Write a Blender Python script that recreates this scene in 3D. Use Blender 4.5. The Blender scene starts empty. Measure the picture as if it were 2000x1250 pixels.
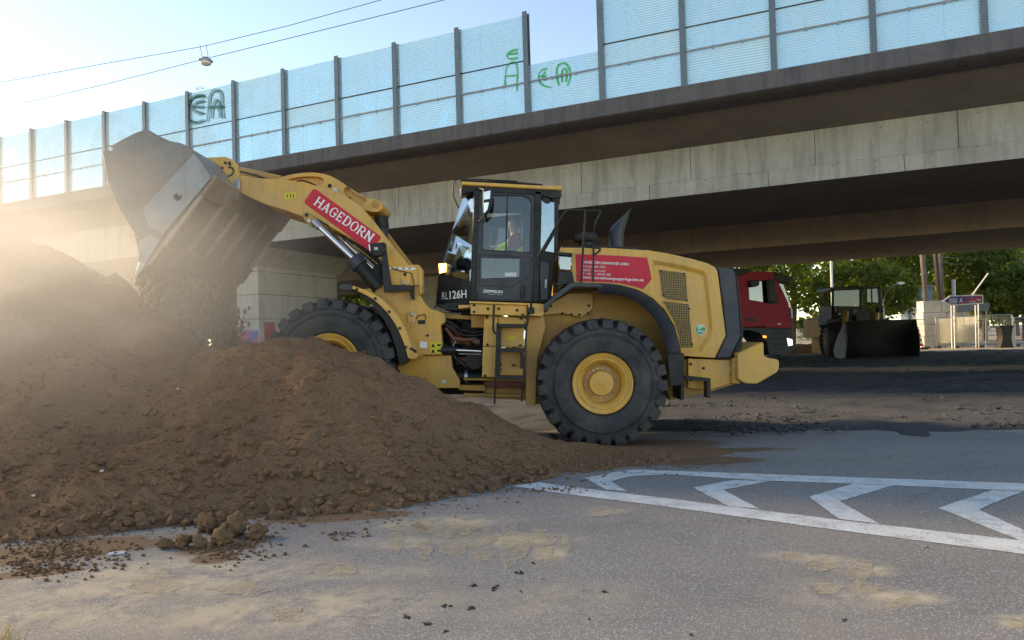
import bpy, bmesh, math, random
from mathutils import Vector, Matrix, noise, geometry
rad = math.radians
random.seed(7)
SC = bpy.context.scene
COL = SC.collection

# ------------------------------------------------------------------ camera
FPX = 1400.0                      # focal length in pixels of a 2000 px wide frame
CAM_H = 1.5
ROLL = rad(1.66)
PITCH = math.atan(34 / 1400)
_F = Vector((0, math.cos(PITCH), math.sin(PITCH)))
_U0 = Vector((0, -math.sin(PITCH), math.cos(PITCH)))
_X = Vector((1, 0, 0))
_R = _X * math.cos(ROLL) - _U0 * math.sin(ROLL)
_U = _X * math.sin(ROLL) + _U0 * math.cos(ROLL)
CAM = Vector((0, 0, CAM_H))
cd = bpy.data.cameras.new('camera')
cam = bpy.data.objects.new('camera', cd)
COL.objects.link(cam)
cd.sensor_width = 36
cd.lens = FPX / 2000 * 36
cd.clip_start = 0.05
cd.clip_end = 3000
_m = Matrix((_R, _U, -_F)).transposed().to_4x4()
_m.translation = CAM
cam.matrix_world = _m
SC.camera = cam

# ------------------------------------------------------------------ sky, sun, exposure
SUN_AZ = rad(66)                  # to the left of the view axis
SUN_EL = rad(20)
w = bpy.data.worlds.new('World')
SC.world = w
w.use_nodes = True
nt = w.node_tree
bg = nt.nodes['Background']
sky = nt.nodes.new('ShaderNodeTexSky')
sky.sky_type = 'NISHITA'
sky.sun_disc = False
sky.sun_elevation = SUN_EL
sky.sun_rotation = -SUN_AZ
sky.altitude = 60
sky.air_density = 0.75
sky.dust_density = 0.15
sky.ozone_density = 2.2
nt.links.new(sky.outputs[0], bg.inputs[0])
bg.inputs[1].default_value = 0.060
sd = bpy.data.lights.new('sun', 'SUN')
sd.energy = 1.35
sd.angle = rad(10)
sd.color = (1.0, 0.86, 0.70)
sun = bpy.data.objects.new('sun', sd)
COL.objects.link(sun)
_sdir = Vector((-math.sin(SUN_AZ) * math.cos(SUN_EL), math.cos(SUN_AZ) * math.cos(SUN_EL), math.sin(SUN_EL)))
sun.rotation_euler = _sdir.to_track_quat('Z', 'Y').to_euler()
sun.location = _sdir * 60
vs = SC.view_settings
vs.view_transform = 'Standard'
vs.look = 'None'
vs.gamma = 1
vs.use_curve_mapping = False
vs.exposure = 2.85
vs.use_white_balance = True         # the photograph is balanced for open shade
vs.white_balance_temperature = 9200
SC.cycles.use_denoising = True
SC.cycles.max_bounces = 8
SC.cycles.transparent_max_bounces = 24
SC.cycles.sample_clamp_indirect = 6

# ------------------------------------------------------------------ pixel helpers (2000 x 1250 frame -> world)
def ray(u, v):
    return _F + _R * ((u - 1000) / FPX) + _U * ((625 - v) / FPX)
def onY(u, v, Y):
    d = ray(u, v)
    return CAM + d * (Y / d.y)
def onZ(u, v, z=0.0):
    d = ray(u, v)
    return CAM + d * ((z - CAM_H) / d.z)
TH = math.atan(3150 / 1400)
BN = Vector((math.cos(TH), math.sin(TH), 0))       # across the bridge, away from us
BD = Vector((-math.sin(TH), math.cos(TH), 0))      # along the bridge, to the left
def onP(u, v, p):
    d = ray(u, v)
    return CAM + d * (p / d.dot(BN))

# ------------------------------------------------------------------ mesh helpers
WO = {}                            # world offset of parents
def origin_of(o):
    return WO.get(o.name, Vector((0, 0, 0))) if o else Vector((0, 0, 0))

class MB:
    def __init__(self):
        self.v = []
        self.f = []
    def add(self, vs_, fs_):
        b = len(self.v)
        self.v += [Vector(p) for p in vs_]
        self.f += [tuple(i + b for i in q) for q in fs_]
        return self
    def box(self, c, s, rot=None):
        c = Vector(c)
        q = []
        for x in (-.5, .5):
            for y in (-.5, .5):
                for z in (-.5, .5):
                    p = Vector((x * s[0], y * s[1], z * s[2]))
                    if rot is not None:
                        p = rot @ p
                    q.append(c + p)
        return self.add(q, [(0, 1, 3, 2), (4, 6, 7, 5), (0, 4, 5, 1), (2, 3, 7, 6), (0, 2, 6, 4), (1, 5, 7, 3)])
    def prism(self, pts, vec):
        n = len(pts)
        vec = Vector(vec)
        q = [Vector(p) for p in pts] + [Vector(p) + vec for p in pts]
        fs_ = [tuple(range(n - 1, -1, -1)), tuple(range(n, 2 * n))]
        fs_ += [(i, (i + 1) % n, n + (i + 1) % n, n + i) for i in range(n)]
        return self.add(q, fs_)
    def prism_holes(self, outer, holes, vec, depth=None):
        """plate with holes; depth: pockets of that depth instead of through holes"""
        vec = Vector(vec)
        loops = [[Vector(p) for p in outer]] + [[Vector(p) for p in h] for h in holes]
        tris = geometry.tessellate_polygon(loops)
        flat = [p for l in loops for p in l]
        N = len(flat)
        base = len(self.v)
        self.v += flat
        self.f += [tuple(base + i for i in t) for t in tris]
        if depth is None:
            self.v += [p + vec for p in flat]
            self.f += [tuple(base + N + i for i in reversed(t)) for t in tris]
            k = 0
            for l in loops:
                n = len(l)
                for i in range(n):
                    a, b = base + k + i, base + k + (i + 1) % n
                    self.f.append((a, b, b + N, a + N))
                k += n
        else:
            n = len(outer)
            b2 = len(self.v)
            self.v += [Vector(p) + vec for p in outer]
            for i in range(n):
                self.f.append((base + i, base + (i + 1) % n, b2 + (i + 1) % n, b2 + i))
            self.f.append(tuple(b2 + i for i in range(n)))
            k = n
            dv = vec.normalized() * depth
            for h in holes:
                m = len(h)
                c = sum((Vector(p) for p in h), Vector()) / m
                b3 = len(self.v)
                self.v += [c + (Vector(p) - c) * 0.90 + dv for p in h]
                for i in range(m):
                    self.f.append((base + k + i, base + k + (i + 1) % m, b3 + (i + 1) % m, b3 + i))
                self.f.append(tuple(b3 + i for i in range(m)))
                k += m
        return self
    def tube(self, pts, r, n=8, cap=True):
        pts = [Vector(p) for p in pts]
        rr = r if isinstance(r, (list, tuple)) else [r] * len(pts)
        b = len(self.v)
        prev = None
        for i, p in enumerate(pts):
            if i == 0:
                t = pts[1] - p
            elif i == len(pts) - 1:
                t = p - pts[i - 1]
            else:
                t = (pts[i + 1] - p).normalized() + (p - pts[i - 1]).normalized()
            t.normalize()
            if prev is None:
                a = Vector((0, 0, 1)) if abs(t.z) < .9 else Vector((1, 0, 0))
                x = t.cross(a).normalized()
            else:
                x = (prev - t * prev.dot(t)).normalized()
            prev = x
            y = t.cross(x)
            for k in range(n):
                an = 2 * math.pi * k / n
                self.v.append(p + (x * math.cos(an) + y * math.sin(an)) * rr[i])
        for i in range(len(pts) - 1):
            for k in range(n):
                a0 = b + i * n + k
                a1 = b + i * n + (k + 1) % n
                self.f.append((a0, a1, a1 + n, a0 + n))
        if cap:
            self.f.append(tuple(b + k for k in range(n - 1, -1, -1)))
            self.f.append(tuple(b + (len(pts) - 1) * n + k for k in range(n)))
        return self
    def lathe(self, prof, org, axis, n=32, cap=True):
        """prof: (radius, distance along axis)"""
        org = Vector(org)
        ax = Vector(axis).normalized()
        a = Vector((0, 0, 1)) if abs(ax.z) < .9 else Vector((1, 0, 0))
        x = ax.cross(a).normalized()
        y = ax.cross(x)
        b = len(self.v)
        for r, h in prof:
            for k in range(n):
                an = 2 * math.pi * k / n
                self.v.append(org + ax * h + (x * math.cos(an) + y * math.sin(an)) * r)
        for i in range(len(prof) - 1):
            for k in range(n):
                a0 = b + i * n + k
                a1 = b + i * n + (k + 1) % n
                self.f.append((a0, a1, a1 + n, a0 + n))
        if cap:
            if prof[0][0] > 1e-4:
                self.f.append(tuple(b + k for k in range(n - 1, -1, -1)))
            if prof[-1][0] > 1e-4:
                self.f.append(tuple(b + (len(prof) - 1) * n + k for k in range(n)))
        return self
    def build(self, name, mat, parent=None, smooth=35, bevel=0, recalc=True, base=None):
        me = bpy.data.meshes.new(name)
        if parent is not None:
            off = origin_of(parent)
        elif base is not None:
            off = Vector(base)
        else:
            lo = Vector([min(p[i] for p in self.v) for i in range(3)])
            hi = Vector([max(p[i] for p in self.v) for i in range(3)])
            off = Vector(((lo.x + hi.x) / 2, (lo.y + hi.y) / 2, lo.z))
        me.from_pydata([p - off for p in self.v], [], self.f)
        if recalc:
            bm = bmesh.new()
            bm.from_mesh(me)
            bmesh.ops.recalc_face_normals(bm, faces=bm.faces)
            bm.to_mesh(me)
            bm.free()
        if smooth:
            me.shade_smooth()
            me.set_sharp_from_angle(angle=rad(smooth))
        for m in (mat if isinstance(mat, (list, tuple)) else [mat]):
            me.materials.append(m)
        o = bpy.data.objects.new(name, me)
        COL.objects.link(o)
        if parent is not None:
            o.parent = parent
            WO[o.name] = off
        else:
            o.location = off
            WO[o.name] = off
        if bevel:
            b = o.modifiers.new('bevel', 'BEVEL')
            b.width = bevel
            b.segments = 2
            b.limit_method = 'ANGLE'
            b.angle_limit = rad(40)
        return o

def tag(o, label, cat, group=None, kind=None):
    if label:
        o['label'] = label
    if cat:
        o['category'] = cat
    if group:
        o['group'] = group
    if kind:
        o['kind'] = kind
    return o
def struct(o):
    o['kind'] = 'structure'
    return o
def thing(name, loc, label, cat, group=None):
    o = bpy.data.objects.new(name, None)
    COL.objects.link(o)
    o.empty_display_size = .2
    o.location = loc
    WO[o.name] = Vector(loc)
    return tag(o, label, cat, group)
def subroot(name, parent):
    o = bpy.data.objects.new(name, None)
    COL.objects.link(o)
    o.parent = parent
    WO[o.name] = origin_of(parent)
    return o
def share(src, name, parent, loc):
    """linked copy of a mesh whose vertices lie round its own origin"""
    o = bpy.data.objects.new(name, src.data)
    COL.objects.link(o)
    if parent is not None:
        o.parent = parent
        o.location = Vector(loc) - origin_of(parent)
    else:
        o.location = loc
    return o
def local_mesh(mb, name, mat, smooth=35):
    """mesh data only, vertices as given"""
    me = bpy.data.meshes.new(name)
    me.from_pydata(mb.v, [], mb.f)
    bm = bmesh.new()
    bm.from_mesh(me)
    bmesh.ops.recalc_face_normals(bm, faces=bm.faces)
    bm.to_mesh(me)
    bm.free()
    if smooth:
        me.shade_smooth()
        me.set_sharp_from_angle(angle=rad(smooth))
    me.materials.append(mat)
    return me
def put(me, name, parent, loc, rot=None, scale=None):
    o = bpy.data.objects.new(name, me)
    COL.objects.link(o)
    if parent is not None:
        o.parent = parent
        o.location = Vector(loc) - origin_of(parent)
    else:
        o.location = loc
    if rot is not None:
        o.rotation_euler = rot
    if scale is not None:
        o.scale = scale
    return o
def copy_tree(o, parent=None):
    c = o.copy()
    COL.objects.link(c)
    c.parent = parent
    for ch in o.children:
        copy_tree(ch, c)
    return c

# ------------------------------------------------------------------ materials
def nmat(name):
    m = bpy.data.materials.new(name)
    m.use_nodes = True
    t = m.node_tree
    b = t.nodes['Principled BSDF']
    return m, t, b
def N(t, kind, **kw):
    n = t.nodes.new(kind)
    for k, v in kw.items():
        setattr(n, k, v)
    return n
def noise_n(t, vec, scale, detail=4, rough=.55, dist=0):
    n = N(t, 'ShaderNodeTexNoise')
    n.inputs['Scale'].default_value = scale
    n.inputs['Detail'].default_value = detail
    n.inputs['Roughness'].default_value = rough
    n.inputs['Distortion'].default_value = dist
    t.links.new(vec, n.inputs['Vector'])
    return n.outputs[0]
def ramp(t, fac, a, b, ca=0.0, cb=1.0):
    n = N(t, 'ShaderNodeMapRange')
    n.inputs[1].default_value = a
    n.inputs[2].default_value = b
    n.inputs[3].default_value = ca
    n.inputs[4].default_value = cb
    t.links.new(fac, n.inputs[0])
    return n.outputs[0]
def mixc(t, fac, a, b, mode='MIX'):
    n = N(t, 'ShaderNodeMix', data_type='RGBA', blend_type=mode)
    for val, sock in ((fac, n.inputs[0]), (a, n.inputs[6]), (b, n.inputs[7])):
        if isinstance(val, (int, float)):
            sock.default_value = val
        elif isinstance(val, (tuple, list)):
            sock.default_value = (*val[:3], 1)
        else:
            t.links.new(val, sock)
    return n.outputs[2]
def mathn(t, op, a, b=0.0):
    n = N(t, 'ShaderNodeMath', operation=op)
    for val, sock in ((a, n.inputs[0]), (b, n.inputs[1])):
        if isinstance(val, (int, float)):
            sock.default_value = val
        else:
            t.links.new(val, sock)
    return n.outputs[0]
def bump_n(t, b, height, strength=.3, dist=.01):
    n = N(t, 'ShaderNodeBump')
    n.inputs['Strength'].default_value = strength
    n.inputs['Distance'].default_value = dist
    t.links.new(height, n.inputs['Height'])
    t.links.new(n.outputs[0], b.inputs['Normal'])
def paint(name, col, rough=.5, metal=0., var=.15, scale=3., dirt=None, damt=.35, dscale=2.5, bump=0., bscale=60, coat=0, spec=.5, grime=0):
    m, t, b = nmat(name)
    tc = N(t, 'ShaderNodeTexCoord').outputs['Object']
    n1 = noise_n(t, tc, scale, 5, .6)
    lo = tuple(c * (1 - var) for c in col)
    hi = tuple(min(1, c * (1 + var)) for c in col)
    c = mixc(t, ramp(t, n1, .3, .7), lo, hi)
    if dirt:
        n2 = noise_n(t, tc, dscale, 8, .68, .4)
        n3 = noise_n(t, tc, dscale * 14, 4, .6)
        k = mathn(t, 'MULTIPLY', ramp(t, n2, .42, .72, 0, damt), ramp(t, n3, .3, .7, .5, 1.3))
        c = mixc(t, k, c, dirt)
    if grime:
        mp = N(t, 'ShaderNodeMapping')
        mp.inputs['Scale'].default_value = (7, 7, .8)
        t.links.new(tc, mp.inputs[0])
        g1 = noise_n(t, mp.outputs[0], 1.3, 6, .7, .2)
        g2 = noise_n(t, tc, 34, 4, .7)
        c = mixc(t, ramp(t, g1, .5, .78, 0, grime), c, (.11, .075, .04))
        c = mixc(t, ramp(t, g2, .66, .74, 0, grime * 1.2), c, (.10, .075, .05))
    t.links.new(c, b.inputs['Base Color'])
    r1 = noise_n(t, tc, scale * 7, 3, .6)
    t.links.new(ramp(t, r1, .25, .75, max(.02, rough - .1), min(1, rough + .12)), b.inputs['Roughness'])
    b.inputs['Metallic'].default_value = metal
    b.inputs['Specular IOR Level'].default_value = spec
    b.inputs['Coat Weight'].default_value = coat
    if bump:
        bump_n(t, b, noise_n(t, tc, bscale, 5, .6), bump, .01)
    return m
def emit(name, col, s):
    m, t, b = nmat(name)
    b.inputs['Base Color'].default_value = (*col, 1)
    b.inputs['Emission Color'].default_value = (*col, 1)
    b.inputs['Emission Strength'].default_value = s
    return m
def glass(name, tint=(.62, .72, .76), refl=.10, rough=.02):
    m, t, b = nmat(name)
    t.nodes.remove(b)
    out = t.nodes['Material Output']
    tr = N(t, 'ShaderNodeBsdfTransparent')
    tr.inputs[0].default_value = (*tint, 1)
    gl = N(t, 'ShaderNodeBsdfGlossy')
    gl.inputs[0].default_value = (.9, .95, 1, 1)
    gl.inputs['Roughness'].default_value = rough
    lw = N(t, 'ShaderNodeLayerWeight')
    lw.inputs[0].default_value = .35
    fac = mathn(t, 'ADD', mathn(t, 'MULTIPLY', lw.outputs[0], .5), refl)
    mx = N(t, 'ShaderNodeMixShader')
    t.links.new(fac, mx.inputs[0])
    t.links.new(tr.outputs[0], mx.inputs[1])
    t.links.new(gl.outputs[0], mx.inputs[2])
    t.links.new(mx.outputs[0], out.inputs[0])
    return m
# ================================================================== materials of the setting
def asphalt_mat():
    m, t, b = nmat('asphalt')
    tc = N(t, 'ShaderNodeTexCoord').outputs['Object']
    big = noise_n(t, tc, .35, 5, .6, .3)
    mid = noise_n(t, tc, 2.3, 6, .65)
    fine = noise_n(t, tc, 110, 2, .6)
    vor = N(t, 'ShaderNodeTexVoronoi')
    vor.inputs['Scale'].default_value = 140
    t.links.new(tc, vor.inputs['Vector'])
    c = mixc(t, ramp(t, big, .3, .7), (.205, .197, .192), (.285, .270, .255))
    c = mixc(t, ramp(t, mid, .35, .75, 0, .55), c, (.20, .185, .175))
    speck = ramp(t, N2col(t, vor), .0, 1.0)
    c = mixc(t, ramp(t, fine, .3, .7, .0, .55), c, (.085, .085, .095))
    sp = mathn(t, 'GREATER_THAN', speck, .86)
    c = mixc(t, mathn(t, 'MULTIPLY', sp, .55), c, (.52, .52, .53))
    # thin overall dust film
    dust = noise_n(t, tc, 3.2, 7, .7, .6)
    dust2 = noise_n(t, tc, 11, 5, .7, .3)
    c = mixc(t, ramp(t, noise_n(t, tc, .9, 6, .7, .5), .42, .72, 0, .45), c, (.29, .25, .20))
    # tyre-polished bands and hairline cracks
    mpw = N(t, 'ShaderNodeMapping')
    mpw.inputs['Rotation'].default_value = (0, 0, .08)
    mpw.inputs['Scale'].default_value = (.10, 1.1, 1)
    t.links.new(tc, mpw.inputs[0])
    c = mixc(t, ramp(t, noise_n(t, mpw.outputs[0], 1.5, 5, .6, .3), .48, .74, 0, .28), c, (.125, .123, .125))
    vc = N(t, 'ShaderNodeTexVoronoi', feature='DISTANCE_TO_EDGE')
    vc.inputs['Scale'].default_value = .42
    wv = N(t, 'ShaderNodeVectorMath', operation='MULTIPLY_ADD')
    nz = N(t, 'ShaderNodeTexNoise')
    nz.inputs['Scale'].default_value = 2.2
    nz.inputs['Detail'].default_value = 6
    t.links.new(tc, nz.inputs['Vector'])
    t.links.new(nz.outputs['Color'], wv.inputs[0])
    wv.inputs[1].default_value = (.5, .5, 0)
    t.links.new(tc, wv.inputs[2])
    t.links.new(wv.outputs[0], vc.inputs['Vector'])
    ck = mathn(t, 'MULTIPLY', ramp(t, vc.outputs['Distance'], .0, .003, .5, 0), ramp(t, big, .50, .60))
    c = mixc(t, ck, c, (.05, .05, .052))
    # dried sand smears: ellipses (x, y, rx, ry, turn) broken up by noise
    dust = noise_n(t, tc, 3.2, 7, .7, .6)
    dust2 = noise_n(t, tc, 11, 5, .7, .3)
    tot = None
    for (u, v, rx, ry, a, k) in SAND:
        p = onZ(u, v)
        mp = N(t, 'ShaderNodeMapping', vector_type='TEXTURE')
        mp.inputs['Location'].default_value = (p.x, p.y, 0)
        mp.inputs['Rotation'].default_value = (0, 0, rad(a))
        mp.inputs['Scale'].default_value = (rx, ry, 1)
        t.links.new(tc, mp.inputs[0])
        ln = N(t, 'ShaderNodeVectorMath', operation='LENGTH')
        t.links.new(mp.outputs[0], ln.inputs[0])
        e = ramp(t, ln.outputs['Value'], .35, 1.0, k, 0)
        tot = e if tot is None else mathn(t, 'MAXIMUM', tot, e)
    k1 = ramp(t, mathn(t, 'ADD', mathn(t, 'MULTIPLY', dust, .6), mathn(t, 'MULTIPLY', dust2, .4)), .41, .56)
    k2 = mathn(t, 'MULTIPLY', tot, k1)
    c = mixc(t, k2, c, (.50, .42, .30))
    # earth trodden round the heap
    eT = None
    for (u, v, rx, ry, a) in EARTH:
        p = onZ(u, v)
        mp = N(t, 'ShaderNodeMapping', vector_type='TEXTURE')
        mp.inputs['Location'].default_value = (p.x, p.y, 0)
        mp.inputs['Rotation'].default_value = (0, 0, rad(a))
        mp.inputs['Scale'].default_value = (rx, ry, 1)
        t.links.new(tc, mp.inputs[0])
        ln = N(t, 'ShaderNodeVectorMath', operation='LENGTH')
        t.links.new(mp.outputs[0], ln.inputs[0])
        e = ramp(t, ln.outputs['Value'], .3, 1.0, 1, 0)
        eT = e if eT is None else mathn(t, 'MAXIMUM', eT, e)
    k3 = ramp(t, mathn(t, 'ADD', mathn(t, 'MULTIPLY', eT, .62), mathn(t, 'MULTIPLY', dust, .6)), .52, .70)
    c = mixc(t, k3, c, (.17, .105, .062))
    t.links.new(c, b.inputs['Base Color'])
    b.inputs['Roughness'].default_value = .88
    b.inputs['Specular IOR Level'].default_value = .3
    h = mathn(t, 'ADD', mathn(t, 'MULTIPLY', fine, .6), mathn(t, 'MULTIPLY', mid, .5))
    bump_n(t, b, h, .5, .006)
    return m
def N2col(t, vor):
    s = N(t, 'ShaderNodeSeparateColor')
    t.links.new(vor.outputs['Color'], s.inputs[0])
    return s.outputs[0]
SAND = [(1010, 1055, .55, .20, 3, 1), (1075, 1080, .16, .20, 0, 1), (870, 1020, .75, .26, 6, .85), (780, 1060, .5, .2, 0, .6), (1190, 1000, .3, .1, 25, .5), (1590, 1090, .45, .14, -20, .75),
        (1680, 1110, .25, .2, -15, .9), (1760, 1165, .3, .14, -10, .9), (1640, 1160, .5, .3, -10, .45), (1990, 1215, .2, .12, 0, .9), (1100, 1170, .7, .35, 10, .3),
        (300, 1130, 1.5, .7, 4, .75), (560, 1190, 1.2, .45, 4, .7), (120, 1200, .9, .4, 4, .6), (650, 1120, .5, .2, 4, .55), (760, 1120, .45, .16, 4, .4)]
EARTH = [(120, 1075, 1.1, .5, 18), (440, 1065, .5, .28, 30), (420, 1090, .25, .2, 0), (1340, 900, 1.3, .45, -4), (1090, 957, .35, .07, -8), (1150, 900, 1.6, .8, 0), (1380, 880, 1.6, .28, -3),
         (660, 1010, 1.0, .25, 6), (60, 1120, .5, .15, 10), (1200, 870, 2.2, .8, 0)]
M_ASPHALT = asphalt_mat()

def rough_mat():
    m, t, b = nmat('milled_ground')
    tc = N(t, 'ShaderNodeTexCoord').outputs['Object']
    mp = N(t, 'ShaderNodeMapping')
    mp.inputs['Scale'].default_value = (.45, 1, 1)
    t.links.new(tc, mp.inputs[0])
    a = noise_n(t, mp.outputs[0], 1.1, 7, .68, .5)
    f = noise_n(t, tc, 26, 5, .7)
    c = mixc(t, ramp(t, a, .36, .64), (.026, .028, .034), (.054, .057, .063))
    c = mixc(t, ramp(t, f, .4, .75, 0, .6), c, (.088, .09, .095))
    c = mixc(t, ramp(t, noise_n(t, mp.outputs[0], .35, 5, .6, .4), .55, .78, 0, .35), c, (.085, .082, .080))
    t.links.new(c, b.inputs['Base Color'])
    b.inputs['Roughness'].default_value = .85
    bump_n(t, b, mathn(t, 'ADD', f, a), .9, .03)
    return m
M_ROUGH = rough_mat()

def concrete(name, col, streak=.35, scale=1.0, dark=(.10, .095, .09), boards=0.):
    m, t, b = nmat(name)
    tc = N(t, 'ShaderNodeTexCoord').outputs['Object']
    n1 = noise_n(t, tc, .8 * scale, 7, .65, .3)
    n2 = noise_n(t, tc, 9 * scale, 6, .7)
    mp = N(t, 'ShaderNodeMapping')
    mp.inputs['Scale'].default_value = (2.4, 2.4, .22)
    t.links.new(tc, mp.inputs[0])
    n3 = noise_n(t, mp.outputs[0], 1.7 * scale, 6, .7, .2)
    c = mixc(t, ramp(t, n1, .3, .7), tuple(x * .78 for x in col), tuple(x * 1.15 for x in col))
    c = mixc(t, ramp(t, n2, .35, .75, 0, .35), c, tuple(x * .62 for x in col))
    c = mixc(t, ramp(t, n3, .45, .72, 0, streak), c, dark)
    t.links.new(c, b.inputs['Base Color'])
    b.inputs['Roughness'].default_value = .9
    b.inputs['Specular IOR Level'].default_value = .25
    bump_n(t, b, mathn(t, 'ADD', n2, n1), .35, .012)
    return m
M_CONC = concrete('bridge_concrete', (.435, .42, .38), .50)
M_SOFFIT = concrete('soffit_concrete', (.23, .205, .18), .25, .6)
M_SOFFIT_LIT = concrete('far_soffit_bounce_lit', (.52, .42, .31), .2, .6)  # paler concrete copy, bounce light from the yard put into its colour
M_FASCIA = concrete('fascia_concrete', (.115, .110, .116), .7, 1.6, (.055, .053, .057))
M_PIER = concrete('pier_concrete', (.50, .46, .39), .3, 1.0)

# ================================================================== ground
mb = MB().add([(-420, -60, 0), (420, -60, 0), (420, 700, 0), (-420, 700, 0)], [(0, 1, 2, 3)])
struct(mb.build('road', M_ASPHALT, base=(0, 0, 0), recalc=False))

def sand_mat():
    m, t, b = nmat('dusty_ground')
    tc = N(t, 'ShaderNodeTexCoord').outputs['Object']
    a = noise_n(t, tc, .5, 7, .65, .4)
    f = noise_n(t, tc, 14, 5, .7)
    c = mixc(t, ramp(t, a, .3, .7), (.27, .215, .16), (.40, .33, .25))
    c = mixc(t, ramp(t, f, .4, .8, 0, .5), c, (.2, .17, .14))
    t.links.new(c, b.inputs['Base Color'])
    b.inputs['Roughness'].default_value = .95
    bump_n(t, b, f, .6, .02)
    return m
M_SAND = sand_mat()
_q = [BN * 43.5 + BD * s for s in (-70, 120)] + [BN * 130 + BD * s for s in (120, -70)]
mb = MB().add([(p.x, p.y, .006) for p in _q], [(0, 1, 2, 3)])
struct(mb.build('dusty_yard', M_SAND, base=(0, 0, 0), recalc=False))

def rough_ground():
    mb = MB()
    x0, x1, nx = -7, 34, 340
    rows = []
    y = 9.0
    while y < 43:
        rows.append(y)
        y += .05 + (y - 9) * .0105
    for y in rows:
        for i in range(nx + 1):
            x = x0 + (x1 - x0) * (i / nx) ** 1.15
            yy = y
            edge = 10.4 - .22 * (x - 2) * (1 if x > 2 else .6) + .5 * noise.noise(Vector((x * .8, 0, 3))) + .25 * noise.noise(Vector((x * 3, 5, 3)))
            m_ = max(0, min(1, (yy - edge) / 1.6))
            m2 = max(0, min(1, (42 - yy) / 3.0)) * max(0, min(1, (x - x0) / 2.))
            n1 = noise.fractal(Vector((x * .9, yy * 1.5, 0)), .7, 2.1, 6)
            pit = max(0, noise.noise(Vector((x * .35 + 7, yy * .5, 2))) + .15)
            z = -.012 + m_ * m2 * (.062 + .075 * n1 * (.35 + 1.9 * pit)) - (1 - m_) * .02 - (1 - m2) * .03
            mb.v.append(Vector((x, yy, z)))
    w_ = nx + 1
    for j in range(len(rows) - 1):
        for i in range(nx):
            a = j * w_ + i
            if max(mb.v[k].z for k in (a, a + 1, a + w_, a + w_ + 1)) > 0:
                mb.f.append((a, a + 1, a + 1 + w_, a + w_))
    struct(mb.build('milled_ground', M_ROUGH, base=(0, 0, 0), recalc=False, smooth=60))
rough_ground()
def rubble():
    rnd = random.Random(12)
    mb = MB()
    oc = [(0, 2, 4), (2, 1, 4), (1, 3, 4), (3, 0, 4), (2, 0, 5), (1, 2, 5), (3, 1, 5), (0, 3, 5)]
    for _ in range(5200):
        y = 10.2 + 26 * rnd.random() ** 2.2
        x = rnd.uniform(.5, .78 * y + 1)
        if noise.noise(Vector((x * .5, y * .8, 1))) < -.05 + .3 * rnd.random() - .15:
            continue
        r = .008 + .050 * rnd.random() ** 5 + .0006 * y
        c = Vector((x, y, .050 + r * .2))
        mb.add([c + Vector((a * r * rnd.uniform(.6, 1.5), b * r * rnd.uniform(.6, 1.5), d * r * rnd.uniform(.4, .9))) for a, b, d in ((1, 0, 0), (-1, 0, 0), (0, 1, 0), (0, -1, 0), (0, 0, 1), (0, 0, -1))], oc)
    o = mb.build('road_rubble', M_ROUGH, base=(0, 0, 0), recalc=False, smooth=0)
    tag(o, 'dark broken asphalt rubble strewn over the milled ground under the bridge', 'rubble', kind='stuff')
rubble()

# ------------------------------------------------------------------ painted markings
def line_mat():
    m, t, b = nmat('road_paint')
    tc = N(t, 'ShaderNodeTexCoord').outputs['Object']
    f = noise_n(t, tc, 70, 4, .75)
    a = noise_n(t, tc, 5, 6, .7, .4)
    c = mixc(t, ramp(t, a, .4, .75, 0, .45), (.62, .64, .64), (.40, .39, .36))
    worn = ramp(t, mathn(t, 'ADD', mathn(t, 'MULTIPLY', f, .7), mathn(t, 'MULTIPLY', a, .3)), .52, .60)
    c = mixc(t, mathn(t, 'MULTIPLY', worn, .85), c, (.16, .155, .155))
    t.links.new(c, b.inputs['Base Color'])
    b.inputs['Roughness'].default_value = .8
    bump_n(t, b, f, .4, .004)
    return m
M_LINE = line_mat()
def marking(px, label, group=None):
    mb = MB()
    pts = [onZ(u, v, .004) for u, v in px]
    # ragged outline
    out = []
    for i, p in enumerate(pts):
        q = pts[(i + 1) % len(pts)]
        k = max(1, int((q - p).length / .05))
        for j in range(k):
            s = p.lerp(q, j / k)
            s += Vector((random.uniform(-.006, .006), random.uniform(-.006, .006), 0))
            out.append(s)
    n = len(out)
    mb.add(out, [tuple(range(n))])
    o = mb.build('road_marking', M_LINE, base=(0, 0, 0), recalc=False, smooth=0)
    o['kind'] = 'structure'
    return o
marking([(1003, 949), (1052, 942), (1160, 956), (1300, 973), (1628, 1014), (2000, 1056), (2300, 1090), (2300, 1122), (2000, 1082), (1619, 1033), (1300, 989), (1087, 962)], '')
marking([(1205, 920), (1245, 917), (1300, 919), (1665, 932), (2000, 944), (2300, 956), (2300, 973), (2000, 959), (1678, 945), (1482, 938), (1300, 926)], '')
marking([(1141, 933), (1190, 925), (1205, 921), (1302, 926.5), (1230, 930), (1192, 940), (1224, 959), (1184, 956)], '')
marking([(1354, 952), (1437, 937), (1505, 939.5), (1412, 956), (1484, 994), (1422, 988)], '')
marking([(1580, 970), (1665, 945), (1744, 948), (1640, 979), (1718, 1023), (1638, 1013)], '')
marking([(1833, 992), (1938, 957), (1996, 960), (1911, 995), (2060, 1062), (1990, 1054)], '')
marking([(2130, 1020), (2250, 971), (2320, 974), (2215, 1022), (2420, 1102), (2340, 1094)], '')

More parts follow.
